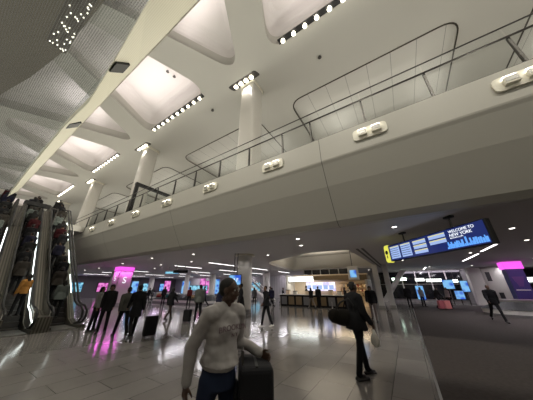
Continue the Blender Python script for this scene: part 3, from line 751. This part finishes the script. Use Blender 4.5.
# far pillars in the left and middle distance
for i, (x, y, r) in enumerate([(-17.0, 26.5, .5), (-27.1, 25.5, .5), (-45.4, 25.5, .5), (-8.8, 29.5, .5), (-33.0, 13.2, .35), (-31.5, 23.8, .4), (-24.2, 29.5, .4)]):
    o = empty('round_pillar', (x, y, 0)); tag(o, 'round white pillar in the distance, ' + ['right of the nearest column', 'left of the nearest column', 'far left among the adverts', 'behind the cafe', 'slim, by the far carousel', 'slim, between pink and blue adverts', 'slim, before the far wall'][i], 'pillar')
    MB().cyl((0, 0, .3), (0, 0, 3.69), r, 24).build('shaft', 'white', o, smooth=True); MB().cyl((0, 0, .003), (0, 0, .3), r + .04, 24).build('base_band', 'steel', o, smooth=True)
# stair seen behind the first column
root = empty('stairway', (-17.5, 22.6, -.045)); tag(root, 'dark stair with pale diagonal stringers behind the nearest column', 'stairs')
MB().prism([(0, 2.2), (0, 2.5), (3.4, .35), (3.4, .05)], -.04, .04, 1).build('stringer', 'white', root)
MB().prism([(0, 3.2), (0, 3.3), (3.4, 1.3), (3.4, 1.2)], -.04, .04, 1).build('handrail', 'white', root)
MB().prism([(0, 2.2), (0, 2.5), (3.4, .35), (3.4, .05)], 1.4, 1.48, 1).build('stringer', 'white', root)
b = MB()
for k in range(12): b.box(k * .28, k * .28 + .3, .04, 1.4, 2.22 - k * .18, 2.26 - k * .18)
b.build('treads', 'greybase', root)

# ------------------------------------------------------------------ cafe
root = empty('cafe_kiosk', (-7.0, 21.0, 0)); tag(root, 'brightly lit cafe kiosk with warm shelves under a brown header', 'kiosk')
MB().box(-4.1, 4.0, 2.2, 2.35, .003, 3.0).build('back_wall', 'warmwall', root)
MB().box(-.8, 4.2, -.10, 2.3, 2.35, 2.75).build('header', 'wood', root)
MB().box(-4.1, -3.95, .2, 2.3, .003, 2.9).build('side_wall', 'white', root)
MB().box(4.0, 4.2, -.1, 2.3, .003, 2.35).build('side_wall', 'white', root)
MB().box(-3.6, -.9, .0, .3, 2.25, 2.72).build('menu_sign', 'whitesign', root)
ms = MB().box(-2.2, .9, 1.4, 1.5, 1.35, 2.2).build('menu_screen', 'lav', root)
for k in range(5): MB().box(-2.1 + k * .6, -1.65 + k * .6, 1.385, 1.398, 1.5, 1.9).build('menu_text', 'paleblue', ms)
for z in (.9, 1.3, 1.7, 2.05): MB().box(1.2, 3.9, 1.8, 2.2, z, z + .04).build('shelf', 'wood', root)
area('kiosk_light', (-5.0, 21.9, 2.3), 3.4, .5, 60, (1, .78, .50)); area('kiosk_light', (-9.0, 21.9, 2.2), 3.5, .5, 30, (1, .93, .82))
cols = ['bag_red', 'bag_tan', 'warmwall', 'bag_grey', 'bag_black', 'white', 'wood']
k = 0
for z in (.94, 1.34, 1.74):
    for j in range(8):
        o = MB().cone((-5.65 + j * .33, 22.95, z + .002), (-5.65 + j * .33, 22.95, z + random.uniform(.2, .3)), .07, .045, 10).build('bottle', cols[k % 7]); k += 1
        tag(o, 'small bottle or jar on the lit cafe shelves', 'bottle', 'goods on the cafe shelves')
root = empty('cafe_counter', (-7.0, 20.0, 0)); tag(root, 'dark cafe counter with a pale worktop', 'counter')
MB().box(-4.2, 3.2, 0, .8, .003, 1.0).build('front', 'bag_black', root); MB().box(-4.3, 3.3, -.1, .85, 1.0, 1.06).build('worktop', 'white', root)
for k in range(9): MB().box(-4.0 + k * .8, -3.4 + k * .8, -.02, -.001, .15, .85).build('front_panel', 'wood' if k % 3 else 'bag_grey', root)
for i, (x, h) in enumerate([(-10.4, .35), (-9.6, .25), (-8.3, .3), (-7.2, .22), (-6.0, .35), (-5.2, .25), (-4.4, .3)]):
    o = empty('display_box', (x, 20.35, 1.062)); tag(o, 'small pale box with a dark lid on the cafe worktop', 'box', 'boxes on the cafe worktop')
    MB().box(-.18, .18, -.15, .15, 0, h).build('body', 'white' if i % 2 else 'warmwall', o); MB().box(-.19, .19, -.16, .16, h, h + .05).build('lid', 'bag_black', o)
o = empty('hanging_sign', (-3.75, 20.2, 0), 0); tag(o, 'square glowing blue and white sign above the right end of the cafe', 'sign')
MB().box(-.45, .45, -.05, .05, 2.3, 3.45).build('casing', 'white', o); MB().box(-.26, .26, -.065, -.051, 2.5, 3.1).build('screen', 'blue', o)
MB().cyl((0, 0, 3.45), (0, 0, 5.29), .03, 8).build('hanger', 'darksteel', o)
for i in range(4):
    w_ = empty('window_%d' % (i + 10), (-12.2 + i * 1.9, 34.35, 0)); tag(w_, kind='structure')
    MB().box(.08, 1.85, 0, .05, 1.9, 3.6).build('glass_pane', 'darkglass', w_); MB().box(-.06, .08, -.05, .08, 1.9, 3.65).build('mullion', 'steel', w_)
w_ = empty('window_14', (-7.6, 24.4, 0)); tag(w_, kind='structure')
MB().box(-2.6, 2.6, 0, .06, 2.85, 3.62).build('glass_pane', 'darkglass', w_)
for k in range(6): MB().box(-2.64 + k * 1.04, -2.56 + k * 1.04, -.05, .07, 2.8, 3.69).build('mullion', 'steel', w_)
for i, x in enumerate((-3.0, -2.2)):
    o = empty('panel_post', (x + .8, 22.5 + i, 0)); tag(o, 'grey square post at the right end of the cafe, ' + ('nearer' if not i else 'farther'), 'post')
    MB().box(-.22, .22, -.22, .22, .003, 3.69).build('shaft', 'white', o); MB().box(-.26, .26, -.26, .26, .003, .2).build('base', 'steel', o)
# crowd-control posts in the middle distance
for i, (x, y) in enumerate([(-12.6, 13.2), (-11.8, 14.4), (-9.6, 17.2), (-3.6, 12.2)]):
    o = empty('barrier_post', (x, y, 0)); tag(o, 'slim steel barrier post on the shiny floor, ' + ['leftmost', 'second from left', 'before the cafe', 'behind the man in the dark suit'][i], 'post')
    MB().cyl((0, 0, .02), (0, 0, .95), .028, 10).build('pole', 'steel', o); MB().cyl((0, 0, .002), (0, 0, .02), .17, 20).build('base', 'darksteel', o)

# ------------------------------------------------------------------ people
SKINS = {'dark': (.060, .030, .018), 'brown': (.16, .085, .05), 'light': (.42, .26, .19)}
CLOTH = {}
def cloth(c, kind='cloth'):
    k = tuple(c)
    if k not in CLOTH: CLOTH[k] = mat('fabric_%02d' % len(CLOTH), c, .85, var=.18, scale=9, bump=.25, spec=.15)
    return CLOTH[k]
for k_, c_ in SKINS.items(): M['skin_' + k_] = mat('skin_' + k_, c_, .5, var=.08, scale=20)
M['hair_black'] = mat('hair_black', (.010, .008, .007), .8, var=.3, scale=60, bump=.4)
M['hair_brown'] = mat('hair_brown', (.06, .035, .02), .7, var=.3, scale=60, bump=.4)
M['eye'] = mat('eye_white', (.55, .52, .48), .3); M['lips'] = mat('lips', (.10, .035, .03), .5); M['shoe_dark'] = mat('shoe_dark', (.012, .011, .011), .4); M['shoe_white'] = mat('shoe_white', (.6, .58, .55), .5)
MESHES = {}
def fuse(name, mb, m, vox, smooth=4):
    """turn overlapping closed shapes into one continuous smooth skin"""
    me = mb.mesh(name); o = bpy.data.objects.new(name, me); COL.objects.link(o)
    r = o.modifiers.new('r', 'REMESH'); r.mode = 'VOXEL'; r.voxel_size = vox; r.adaptivity = 0
    s = o.modifiers.new('s', 'SMOOTH'); s.factor = .5; s.iterations = smooth
    dg = bpy.context.evaluated_depsgraph_get(); out = bpy.data.meshes.new_from_object(o.evaluated_get(dg))
    bpy.data.objects.remove(o); bpy.data.meshes.remove(me)
    out.name = name; out.materials.clear(); out.materials.append(m)
    for p in out.polygons: p.use_smooth = True
    return out
def V(*a): return Vector(a)
def skeleton(p):
    J = {}
    lean = R(p.get('lean', 0))                       # forward lean
    def T(v, pivot=V(0, 0, .95)):
        return pivot + Matrix.Rotation(-lean, 3, 'X') @ (V(*v) - pivot)
    J['pelvis'] = V(0, 0, .95)
    for s, n in ((-1, 'L'), (1, 'R')):
        a, k = p.get('leg' + n, (0, 0)); a = R(a); k = R(k); sp = R(p.get('spread', 3)) * s
        hip = V(s * .09, 0, .92); knee = hip + V(math.sin(sp) * .43, math.sin(a) * .44, -math.cos(a) * .44)
        ank = knee + V(math.sin(sp) * .25, math.sin(a - k) * .43, -math.cos(a - k) * .43)
        ft = R(p.get('toe' + n, 0)); toe = ank + V(s * .03, .17 * math.cos(ft), -.055 - .17 * math.sin(ft))
        J['hip' + n], J['knee' + n], J['ank' + n], J['toe' + n] = hip, knee, ank, toe
        f, ab, e, tw = p.get('arm' + n, (0, 8, 12, 0)); f = R(f); ab = R(ab); e = R(e); tw = R(tw)
        sh = T((s * .185, 0, 1.43)); el = sh + V(s * math.sin(ab), math.sin(f) * math.cos(ab), -math.cos(f) * math.cos(ab)) * .29
        fd = V(-s * math.sin(tw), math.sin(f + e) * math.cos(tw), -math.cos(f + e) * math.cos(tw)).normalized()
        wr = el + fd * .255
        J['sh' + n], J['el' + n], J['wr' + n], J['fd' + n] = sh, el, wr, fd
    J['T'] = T
    J['neck'] = T((0, .0, 1.49)); J['head'] = T((0, .025, 1.635))
    low = min(J['ankL'].z, J['ankR'].z) - .085
    J['drop'] = low
    return J
def torso(b, T, g, belly=0, hem=False):
    rot = None
    b.ell(T((0, -.0, 1.30)), (.165 + g, .108 + g, .20 + g)); b.ell(T((0, .005, 1.12)), (.145 + g + belly * .5, .10 + g + belly, .19 + g)); b.ell(T((0, 0, 1.075 if hem else .97)), (.165 + g, .115 + g, (.08 if hem else .14) + g))
    b.cap(T((-.165, 0, 1.425)), T((.165, 0, 1.425)), .062 + g, .062 + g); b.cap(T((-.09, 0, 1.45)), T((.09, 0, 1.45)), .058 + g, .058 + g)
def arm(b, J, n, g, cuff=0.0):
    b.cap(J['sh' + n], J['el' + n], .054 + g, .042 + g); b.cap(J['el' + n], J['wr' + n] - J['fd' + n] * cuff, .042 + g, .030 + g * .8)
def hand(b, J, n, curl=.5, r=.0085):
    s = -1 if n == 'L' else 1; d = J['fd' + n].normalized(); side = V(s, 0, 0); up = d.cross(side)
    if up.length < .1: up = V(0, 0, 1)
    up.normalize(); fwd = up if up.y > 0 or abs(up.y) < .05 else -up      # direction of the thumb edge
    inn = -side; acr = fwd
    w_ = J['wr' + n]
    pc = w_ + d * .05
    for t in (-.025, 0, .022): b.cap(w_ + acr * t * .6 + d * .01, w_ + acr * t + d * .085, .017, .014, 8)
    for i, (t, L) in enumerate(((.032, .068), (.011, .078), (-.011, .072), (-.031, .056))):
        p0 = w_ + acr * t + d * .085; c = curl
        q = p0; dd = d.copy()
        for kk, seg in enumerate((.42, .32, .26)):
            ang_ = c * (.5 + kk * .45); dd = (d * math.cos(ang_) + inn * math.sin(ang_)).normalized(); q2 = q + dd * L * seg
            b.cap(q, q2, r * (1.08 - .1 * kk), r * (1 - .1 * kk), 7); q = q2
    p0 = w_ + acr * .026 + d * .025; p1 = p0 + (acr * .7 + d * .65 + inn * .3).normalized() * .04; p2 = p1 + (acr * .25 + d * .85 + inn * .45).normalized() * .032
    b.cap(p0, p1, r * 1.5, r * 1.2, 8); b.cap(p1, p2, r * 1.2, r, 8)
def headshape(b, H, Rm, fine):
    P = lambda x, y, z: H + Rm @ V(x, y, z)
    b.ell(P(0, -.010, .025), (.073, .092, .092), Rm, 20, 14); b.ell(P(0, .030, -.035), (.055, .055, .075), Rm, 16, 12)
    b.ell(P(0, .048, -.085), (.030, .028, .026), Rm)
    b.cap(P(-.03, .02, -.07), P(.03, .02, -.07), .035, .035, 10)
    b.cap(P(0, .083, .01), P(0, .100, -.030), .010, .016, 8); b.ell(P(0, .092, -.036), (.020, .013, .010), Rm)
    b.cap(P(-.038, .070, .022), P(.038, .070, .022), .012, .012, 8)
    for s in (-1, 1):
        b.ell(P(s * .074, -.005, -.008), (.009, .018, .030), Rm); b.ell(P(s * .035, .055, -.03), (.022, .02, .02), Rm)
    b.ell(P(0, .079, -.062), (.024, .012, .007), Rm); b.ell(P(0, .077, -.073), (.020, .011, .007), Rm)
def person(loc, deg, label, top=(.03, .03, .03), legs=(.02, .02, .025), skin='brown', hair='short', hc='hair_black', h=1.75, pose=None, vox=.02, coat=0, shoes='shoe_dark',
           hood=False, belly=0, wide=0, sleeves=True, group=None, hero=False, hat=None, key=None):
    pose = pose or {}
    sc_ = h / 1.75
    J = skeleton(pose); T = J['T']
    root = empty('person', (loc[0], loc[1], (loc[2] if len(loc) > 2 else .0) + .002), R(deg)); tag(root, label, 'person', group)
    root.scale = (sc_, sc_, sc_)
    dz = -J['drop']
    yaw = R(pose.get('yaw', 0)); Rm = Matrix.Rotation(yaw, 3, 'Z') @ Matrix.Rotation(-R(pose.get('lean', 0)) * .5 - R(pose.get('nod', 0)), 3, 'X')
    H = J['head']
    parts = []
    b = MB(); headshape(b, H, Rm, hero); b.cap(J['neck'] - V(0, 0, .05), H - V(0, .015, .07), .052, .050)
    torso(b, T, -.012)
    for n in 'LR':
        arm(b, J, n, -.006); hand(b, J, n, pose.get('curl' + n, .5))
        b.cap(J['hip' + n], J['knee' + n], .072, .048); b.cap(J['knee' + n], J['ank' + n], .050, .034); b.cap(J['ank' + n] - V(0, .03, .03), J['toe' + n], .03, .022)
    parts.append(('body', fuse('body', b, M['skin_' + skin], .0075 if hero else max(vox * .75, .012), 2 if hero else 1)))
    g = .016 + wide
    b = MB(); torso(b, T, g, belly, hero)
    if sleeves:
        for n in 'LR': arm(b, J, n, .014 + wide, .01)
    else:
        for n in 'LR': b.cap(J['sh' + n], J['sh' + n].lerp(J['el' + n], .7), .072, .062)
    b.cone(T((0, 0, 1.12)), T((0, 0, 1.03 if hero else .88)), .12 + g, .165 + g, 20)
    if coat: b.cone(T((0, 0, 1.10)), V(0, -.01, .90 - coat), .13 + g, .20 + g, 20)
    if hood: b.ell(T((0, -.07, 1.50)), (.11, .08, .07))
    b.cap(T((0, -.01, 1.46)), T((0, 0, 1.50)), .065, .058)
    if hero:      # ribbed hem, cuffs and folds
        b.cone(T((0, 0, 1.06)), T((0, 0, 1.0)), .168, .158, 24)
        for n in 'LR':
            for t in (.15, .32, .5, .7, .88):
                c = J['el' + n].lerp(J['wr' + n], t); b.ell(c, (.052 - t * .006, .050, .018), Matrix.Rotation(.4 if int(t * 100) % 2 else -.4, 3, 'X'))
            for t in (.35, .6, .85):
                c = J['sh' + n].lerp(J['el' + n], t); b.ell(c, (.066, .064, .02), Matrix.Rotation(-.5, 3, 'X'))
    topm = fuse('top', b, cloth(top), .011 if hero else vox, 3)
    if hero:
        from mathutils import noise
        for v_ in topm.vertices:
            q = v_.co; v_.co = q + v_.normal * (.011 * noise.noise(Vector((q.x * 7, q.y * 7, q.z * 13))) + .005 * noise.noise(q * 24))
    parts.append(('coat' if coat else 'top', topm))
    b = MB(); b.ell((0, 0, .93), (.165, .12, .12)); b.cone((0, .0, 1.08 if hero else .98), (0, 0, .86), .14, .16, 20)
    for n in 'LR':
        b.cap(J['hip' + n], J['knee' + n], .092, .066); b.cap(J['knee' + n], J['ank' + n], .066, .056); b.cone(J['ank' + n] + V(0, 0, .03), J['ank' + n] - V(0, -.01, .03), .058, .062)
    parts.append(('trousers', fuse('trousers', b, cloth(legs), .011 if hero else vox, 3)))
    for n in 'LR':
        b = MB(); A = J['ank' + n]; Tt = J['toe' + n]; heel = A + V(0, -.055, -.055)
        b.cap(heel, Tt, .036, .032, 10); b.cap(A + V(0, -.01, -.02), A.lerp(Tt, .5), .045, .036, 10); b.box(min(heel.x, Tt.x) - .035, max(heel.x, Tt.x) + .035, heel.y - .02, Tt.y + .02, A.z - .085, A.z - .06)
        parts.append(('shoe', fuse('shoe', b, M[shoes], .012, 2)))
    P = lambda x, y, z: H + Rm @ V(x, y, z)
    b = MB()
    if hair == 'short': b.ell(P(0, -.024, .046), (.076, .088, .080), Rm, 20, 12); b.ell(P(0, -.045, .0), (.070, .062, .075), Rm)
    elif hair == 'buzz': b.ell(P(0, -.018, .038), (.0755, .090, .086), Rm, 20, 12); b.ell(P(0, -.04, .0), (.070, .064, .065), Rm)
    elif hair == 'long': b.ell(P(0, -.025, .040), (.088, .095, .086), Rm, 20, 12); b.cap(P(-.03, -.05, 0), P(-.03, -.075, -.20), .062, .05); b.cap(P(.03, -.05, 0), P(.03, -.075, -.20), .062, .05); b.cap(P(-.068, -.01, 0), P(-.07, -.02, -.12), .025, .02); b.cap(P(.068, -.01, 0), P(.07, -.02, -.12), .025, .02)
    elif hair == 'bun': b.ell(P(0, -.024, .046), (.080, .090, .080), Rm, 20, 12); b.ell(P(0, -.11, .07), (.04, .04, .04), Rm)
    elif hair == 'curly':
        b.ell(P(0, -.02, .05), (.095, .10, .09), Rm, 20, 12); b.ell(P(0, -.05, -.02), (.10, .075, .09), Rm)
    parts.append(('hair', fuse('hair', b, M[hc], .009 if hero else .014, 1)))
    if hat:
        b = MB(); b.ell(P(0, -.015, .055), (.088, .10, .075), Rm, 20, 12); b.prism(rounded([(-.07, .06), (.07, .06), (.06, .16), (-.06, .16)], .04, 4), 0, .012, 2)
        n0 = len(b.v); b.v = b.v[:-0 or None]
        parts.append(('cap', fuse('cap', MB()._add(b.v[:128 + 86], [f_ for f_ in b.f if max(f_) < 214]) if False else MB().ell(P(0, -.015, .055), (.088, .10, .075), Rm, 20, 12).cap(P(-.03, .08, .035), P(.03, .10, .03), .03, .03), cloth(hat), .014, 1)))
    for nm, me in parts:
        o = bpy.data.objects.new(nm, me); COL.objects.link(o); o.parent = root; o.location = (0, 0, dz)
    if hero:
        for s in (-1, 1):
            MB().ell(P(s * .031, .074, .006), (.013, .010, .007), Rm, 10, 8).build('eye', 'eye', root, smooth=True).location = (0, 0, dz)
            MB().ell(P(s * .031, .083, .006), (.0055, .003, .0055), Rm, 8, 6).build('iris', 'rubber', root, smooth=True).location = (0, 0, dz)
            MB().cap(P(s * .018, .083, .030), P(s * .047, .074, .030), .004, .003, 6).build('eyebrow', 'hair_black', root).location = (0, 0, dz)
        MB().ell(P(0, .086, -.067), (.023, .006, .009), Rm, 12, 8).build('lips', 'lips', root, smooth=True).location = (0, 0, dz)
    return root, J, dz, sc_
def wpt(root, J, key, dz, sc_):       # world position of a joint
    return root.location + Matrix.Rotation(root.rotation_euler.z, 3, 'Z') @ ((J[key] + V(0, 0, dz)) * sc_)
WALK1 = dict(legL=(24, 6), legR=(-18, 22), armL=(-18, 7, 18, 0), armR=(20, 7, 25, 0), lean=3, toeR=25)
WALK2 = dict(legL=(-18, 24), legR=(24, 5), armL=(20, 7, 25, 0), armR=(-16, 8, 12, 0), lean=3, toeL=25)
STAND = dict(legL=(2, 2), legR=(-2, 2), armL=(3, 6, 14, 0), armR=(3, 6, 14, 0))
# heading: 0 = facing +Y; camera looks along +Y turned 32.7 degrees to the left
BACK = 32.7      # facing away from the camera
FRONT = 212.7    # facing the camera
RIGHT = 32.7 - 90
LEFT = 32.7 + 90
#@@HERO
hero, JH, dzh, sh_ = person((-1.577, 1.661), RIGHT - 40, 'person in a pale grey lettered sweatshirt walking past in the foreground', top=(.34, .32, .31), legs=(.015, .022, .045), skin='dark', hair='buzz',
       h=1.72, pose=dict(legL=(12, 4), legR=(-10, 12), armL=(-12, 14, 80, -22), armR=(-26, 13, 24, 0), curlL=1.1, curlR=.7, lean=4, yaw=28, nod=2), vox=.014, hero=True, wide=.004, belly=.015)
rx = Matrix.Rotation(R(90), 3, 'X')
for txt, dz2, sz in (('BROOKLYN', 1.315, .062), ('N Y', 1.262, .042)):
    t_ = text('lettering', txt, sz, cloth((.10, .05, .07)), hero, (0, 0, 0), rx, align='CENTER', sx=1.0)
    # drape the letters over the chest
    for v_ in t_.data.vertices:
        x, zz = v_.co.x, v_.co.y
        v_.co = Vector((-x, .150 + .012 - .9 * x * x + (zz * -.1) + v_.co.z * .5, dz2 + zz - .5 * x * x))
    t_.matrix_local = Matrix.Translation((0, .030, dzh - .012))
hw = wpt(hero, JH, 'wrL', dzh, sh_)
#@@LUG
case = suitcase((-1.37, 1.93, .002), RIGHT + 8, 'bag_black', h=.97, wd=.44, dp=.30, handle=.09, label='very large black soft upright case pulled by the person in the pale sweatshirt')
b = MB(); b.ell((0, -.17, .42), (.17, .035, .22)); b.ell((0, -.17, .78), (.16, .03, .10))
me = fuse('pocket', b, M['bag_black'], .015, 2); o = bpy.data.objects.new('pocket', me); COL.objects.link(o); o.parent = case
# man in a dark suit with a duffel bag over the shoulder
suit, JS, dzs, ss = person((-1.10, 5.38), RIGHT + 12, 'person in a dark suit standing with a big dark bag on the shoulder', top=(.016, .016, .018), legs=(.012, .012, .014), skin='dark', hair='short', h=1.76,
       pose=dict(legL=(13, 3), legR=(-11, 4), armL=(8, 6, 22, 0), armR=(8, 6, 26, 0), lean=2, yaw=8), vox=.016, coat=.10, wide=.015)
root = empty('duffel_bag', (-1.33, 5.27, .93), R(RIGHT + 12)); tag(root, 'dark bulky shoulder bag carried by the man in the suit', 'bag')
b = MB(); b.cap((0, -.22, .15), (0, .20, .0), .145, .12, 14); b.ell((0, -.02, .12), (.15, .26, .17))
me = fuse('body', b, cloth((.018, .016, .014)), .016, 2); o = bpy.data.objects.new('body', me); COL.objects.link(o); o.parent = root
MB().tube([(0, -.2, .25), (.10, -.1, .42), (.2, .05, .50), (.24, .12, .38), (.14, .22, .1)], .018, 6).build('strap', 'rubber', root)
hw = wpt(suit, JS, 'wrR', dzs, ss)
root = empty('plastic_bag', (hw.x + .03, hw.y - .03, hw.z - .42)); tag(root, 'crumpled white plastic bag held by the man in the suit', 'bag')
b = MB(); b.ell((0, 0, .12), (.09, .07, .12)); b.cone((0, 0, .16), (0, 0, .32), .07, .018, 12)
me = fuse('body', b, M['white'], .014, 1); o = bpy.data.objects.new('body', me); COL.objects.link(o); o.parent = root

BK = (.014, .014, .016); CH = (.035, .036, .04)
P = person
P((-8.65, 4.5), BACK + 45, 'person in a long black coat walking beside a dark suitcase, left of the foreground man', top=BK, legs=BK, hair='short', h=1.78, pose=WALK2, coat=.22)
P((-9.35, 4.45), BACK + 45, 'person in a grey jacket, left of the one in the long black coat', top=(.10, .10, .09), legs=BK, hair='short', h=1.70, pose=WALK1)
suitcase((-8.35, 5.0, .002), 80, 'bag_black', label='dark suitcase rolling beside the person in the long black coat')
P((-10.55, 4.3), FRONT + 30, 'person in a black coat standing at the foot of the escalators', top=BK, legs=BK, hair='curly', h=1.74, pose=STAND, coat=.15)
P((-11.35, 4.25), RIGHT + 10, 'person in a grey top standing behind the black coat at the escalators', top=(.24, .24, .23), legs=BK, hair='long', h=1.66, pose=STAND)
P((-14.3, 2.37, .55), LEFT, 'person in an orange top low on the middle escalator', top=(.42, .20, .05), legs=BK, hair='long', h=1.64, pose=STAND)
P((-11.68, 7.95), BACK - 20, 'person with long dark hair in a black hooded coat walking towards the carousels', top=BK, legs=(.05, .035, .03), hair='long', h=1.66, pose=WALK1, coat=.12, hood=True)
P((-9.75, 8.35), BACK + 10, 'person in a grey-green jacket and cap pulling a small case', top=(.12, .13, .12), legs=BK, hair='short', h=1.77, pose=STAND, hat=(.02, .02, .02), wide=.02)
suitcase((-9.95, 7.85, .002), 20, 'bag_black', h=.55, wd=.38, handle=.4, label='small dark case beside the person in the grey-green jacket')
P((-8.9, 9.0), BACK - 60, 'person in navy behind the foreground man', top=(.02, .022, .05), legs=BK, hair='short', h=1.72, pose=WALK1)
P((-7.65, 9.35), LEFT + 15, 'tall person in black standing close to the nearest column', top=BK, legs=BK, hair='short', h=1.82, pose=STAND, coat=.25)
P((-5.85, 9.1), LEFT + 30, 'person in black with white shoes walking right of the nearest column', top=BK, legs=BK, hair='short', h=1.72, pose=dict(WALK2, legL=(-10, 14), legR=(14, 4)), shoes='shoe_white', coat=.05)
P((-1.84, 13.9), LEFT + 60, 'person in a black jacket and pale trousers walking right of the man in the suit', top=BK, legs=(.22, .18, .17), hair='curly', h=1.76, pose=WALK1, wide=.03)
P((-7.4, 19.0), BACK + 20, 'person in dark clothes before the cafe counter with pale leggings', top=BK, legs=(.30, .27, .25), hair='long', h=1.68, pose=WALK1)
P((-6.7, 18.9), BACK, 'person in black waiting at the cafe counter beside the pale leggings', top=BK, legs=BK, hair='short', h=1.74, pose=STAND)
P((-.05, 23.6), BACK - 10, 'person in a black coat with a rucksack by the carpet edge', top=BK, legs=BK, hair='short', h=1.76, pose=STAND, coat=.1, wide=.04)
P((1.05, 26.3), FRONT, 'person in white and black before the tall blue advert screen', top=(.3, .3, .32), legs=BK, hair='long', h=1.68, pose=STAND)
P((2.1, 24.4), RIGHT, 'person in a dark jacket pushing the pink suitcases', top=(.03, .028, .03), legs=BK, hair='short', h=1.72, pose=WALK1)
P((3.0, 26.0), LEFT, 'person in a pale coat right of the pink suitcases', top=(.35, .28, .27), legs=BK, hair='long', h=1.64, pose=STAND)
M['bag_pink'] = mat('bag_pink', (.75, .25, .25), .4); M['bag_rose'] = mat('bag_rose', (.45, .12, .14), .4)
suitcase((2.55, 23.9, .014), 10, 'bag_pink', label='salmon pink suitcase on the carpet in the distance')
suitcase((2.1, 23.7, .014), 30, 'bag_rose', label='darker rose suitcase left of the salmon pink one')
P((3.75, 16.9, .012), LEFT + 60, 'person all in black striding across the carpet near the right carousel', top=BK, legs=BK, hair='short', h=1.84, pose=dict(legL=(28, 6), legR=(-24, 25), armL=(-18, 8, 18, 0), armR=(22, 8, 25, 0), lean=8, toeR=25), wide=.02)
random.seed(23)
far = [(-16.4, 14.6), (-14.8, 15.2), (-13.6, 13.9), (-18.6, 14.6), (-15.6, 19.5), (-13.0, 18.0), (-11.8, 19.0), (-11.3, 18.6), (-12.2, 22.5), (-19.5, 20.5), (-26.8, 15.0), (-28.0, 14.6), (-30.5, 17.6), (-21.4, 13.6), (-4.4, 19.0), (-8.9, 21.6)]
ps = [WALK1, STAND, WALK2, STAND]
far_l = ['navy jacket by the hanging signs', 'black hooded coat left of the nearest column', 'charcoal coat left of the nearest column', 'dark red top near the near carousel', 'black coat by the farthest carousel',
         'grey coat beyond the nearest column', 'black jacket beyond the nearest column', 'dark blue coat right of the nearest column', 'black jacket left of the cafe', 'charcoal jacket at the farthest carousel',
         'black jacket right of the pink pillar', 'dark brown coat right of the pink pillar', 'grey coat at the far carousel', 'black jacket standing by the near carousel', 'dark coat at the right end of the cafe counter', 'dark apron serving behind the cafe counter']
fc = [(.02, .025, .06), BK, CH, (.12, .02, .02), BK, (.09, .09, .09), BK, (.02, .02, .05), BK, CH, BK, (.05, .03, .02), (.09, .09, .09), BK, BK, CH]
for i, (x, y) in enumerate(far):
    P((x, y), random.choice([BACK, FRONT, LEFT, RIGHT, BACK + 30]), 'distant person in a ' + far_l[i], top=fc[i], legs=BK, hair=['short', 'long', 'short', 'curly'][i % 4], h=random.uniform(1.6, 1.82), pose=ps[i % 4], vox=.03, coat=.12 if 'coat' in far_l[i] else 0)
# riders on the escalators
def rider_z(x):
    t = (XB - .5 - x) / (XB - XT - 1.0); return .1 + max(0, min(32, math.ceil(t * 32 - 1e-6) - 1)) * (ZT - .2) / 32
tops = [BK, (.02, .02, .02), (.015, .015, .03), (.04, .035, .03), (.035, .005, .007), (.02, .02, .02), (.13, .15, .14), BK]
protos = []
for i in range(8):
    r_, *_ = P((XB - .5 - .6 - i * 1.15, (.97, 2.37, 3.75)[i % 3]), 90 + (8 if i % 2 else -8), 'x', top=tops[i], legs=BK, hair=['short', 'long', 'short', 'curly', 'bun', 'short', 'long', 'short'][i], h=1.62 + .03 * (i % 5),
               pose=[STAND, dict(STAND, armR=(30, 8, 45, 10)), dict(STAND, yaw=25), dict(STAND, lean=4)][i % 4], vox=.024, coat=.1 if i % 3 == 0 else 0, wide=.02)
    protos.append(r_)
lane_l = ['left escalator at the picture edge', 'crowded middle escalator', 'right escalator beside the balcony end']
used = set()
for ln, yc in enumerate((.97, 2.37, 3.75)):
    x = XB - (2.3 if ln == 1 else 1.0); i = 0
    while x > XT - 1.6:
        p_ = protos[(ln * 3 + i * 5) % 8]
        o = p_ if p_ not in used else copy_tree(p_)
        used.add(p_)
        z = rider_z(x) if x > XT + .55 else ZT
        o.location = (x, yc + random.uniform(-.12, .12), z + .012); o.rotation_euler = (0, 0, R(90 + random.uniform(-15, 15)))
        tag(o, 'person in dark winter clothes riding up the ' + lane_l[ln], 'person', 'riders on the ' + lane_l[ln])
        x -= random.uniform(.62, .85); i += 1
for p_ in protos:
    if p_ not in used: bpy.data.objects.remove(p_)
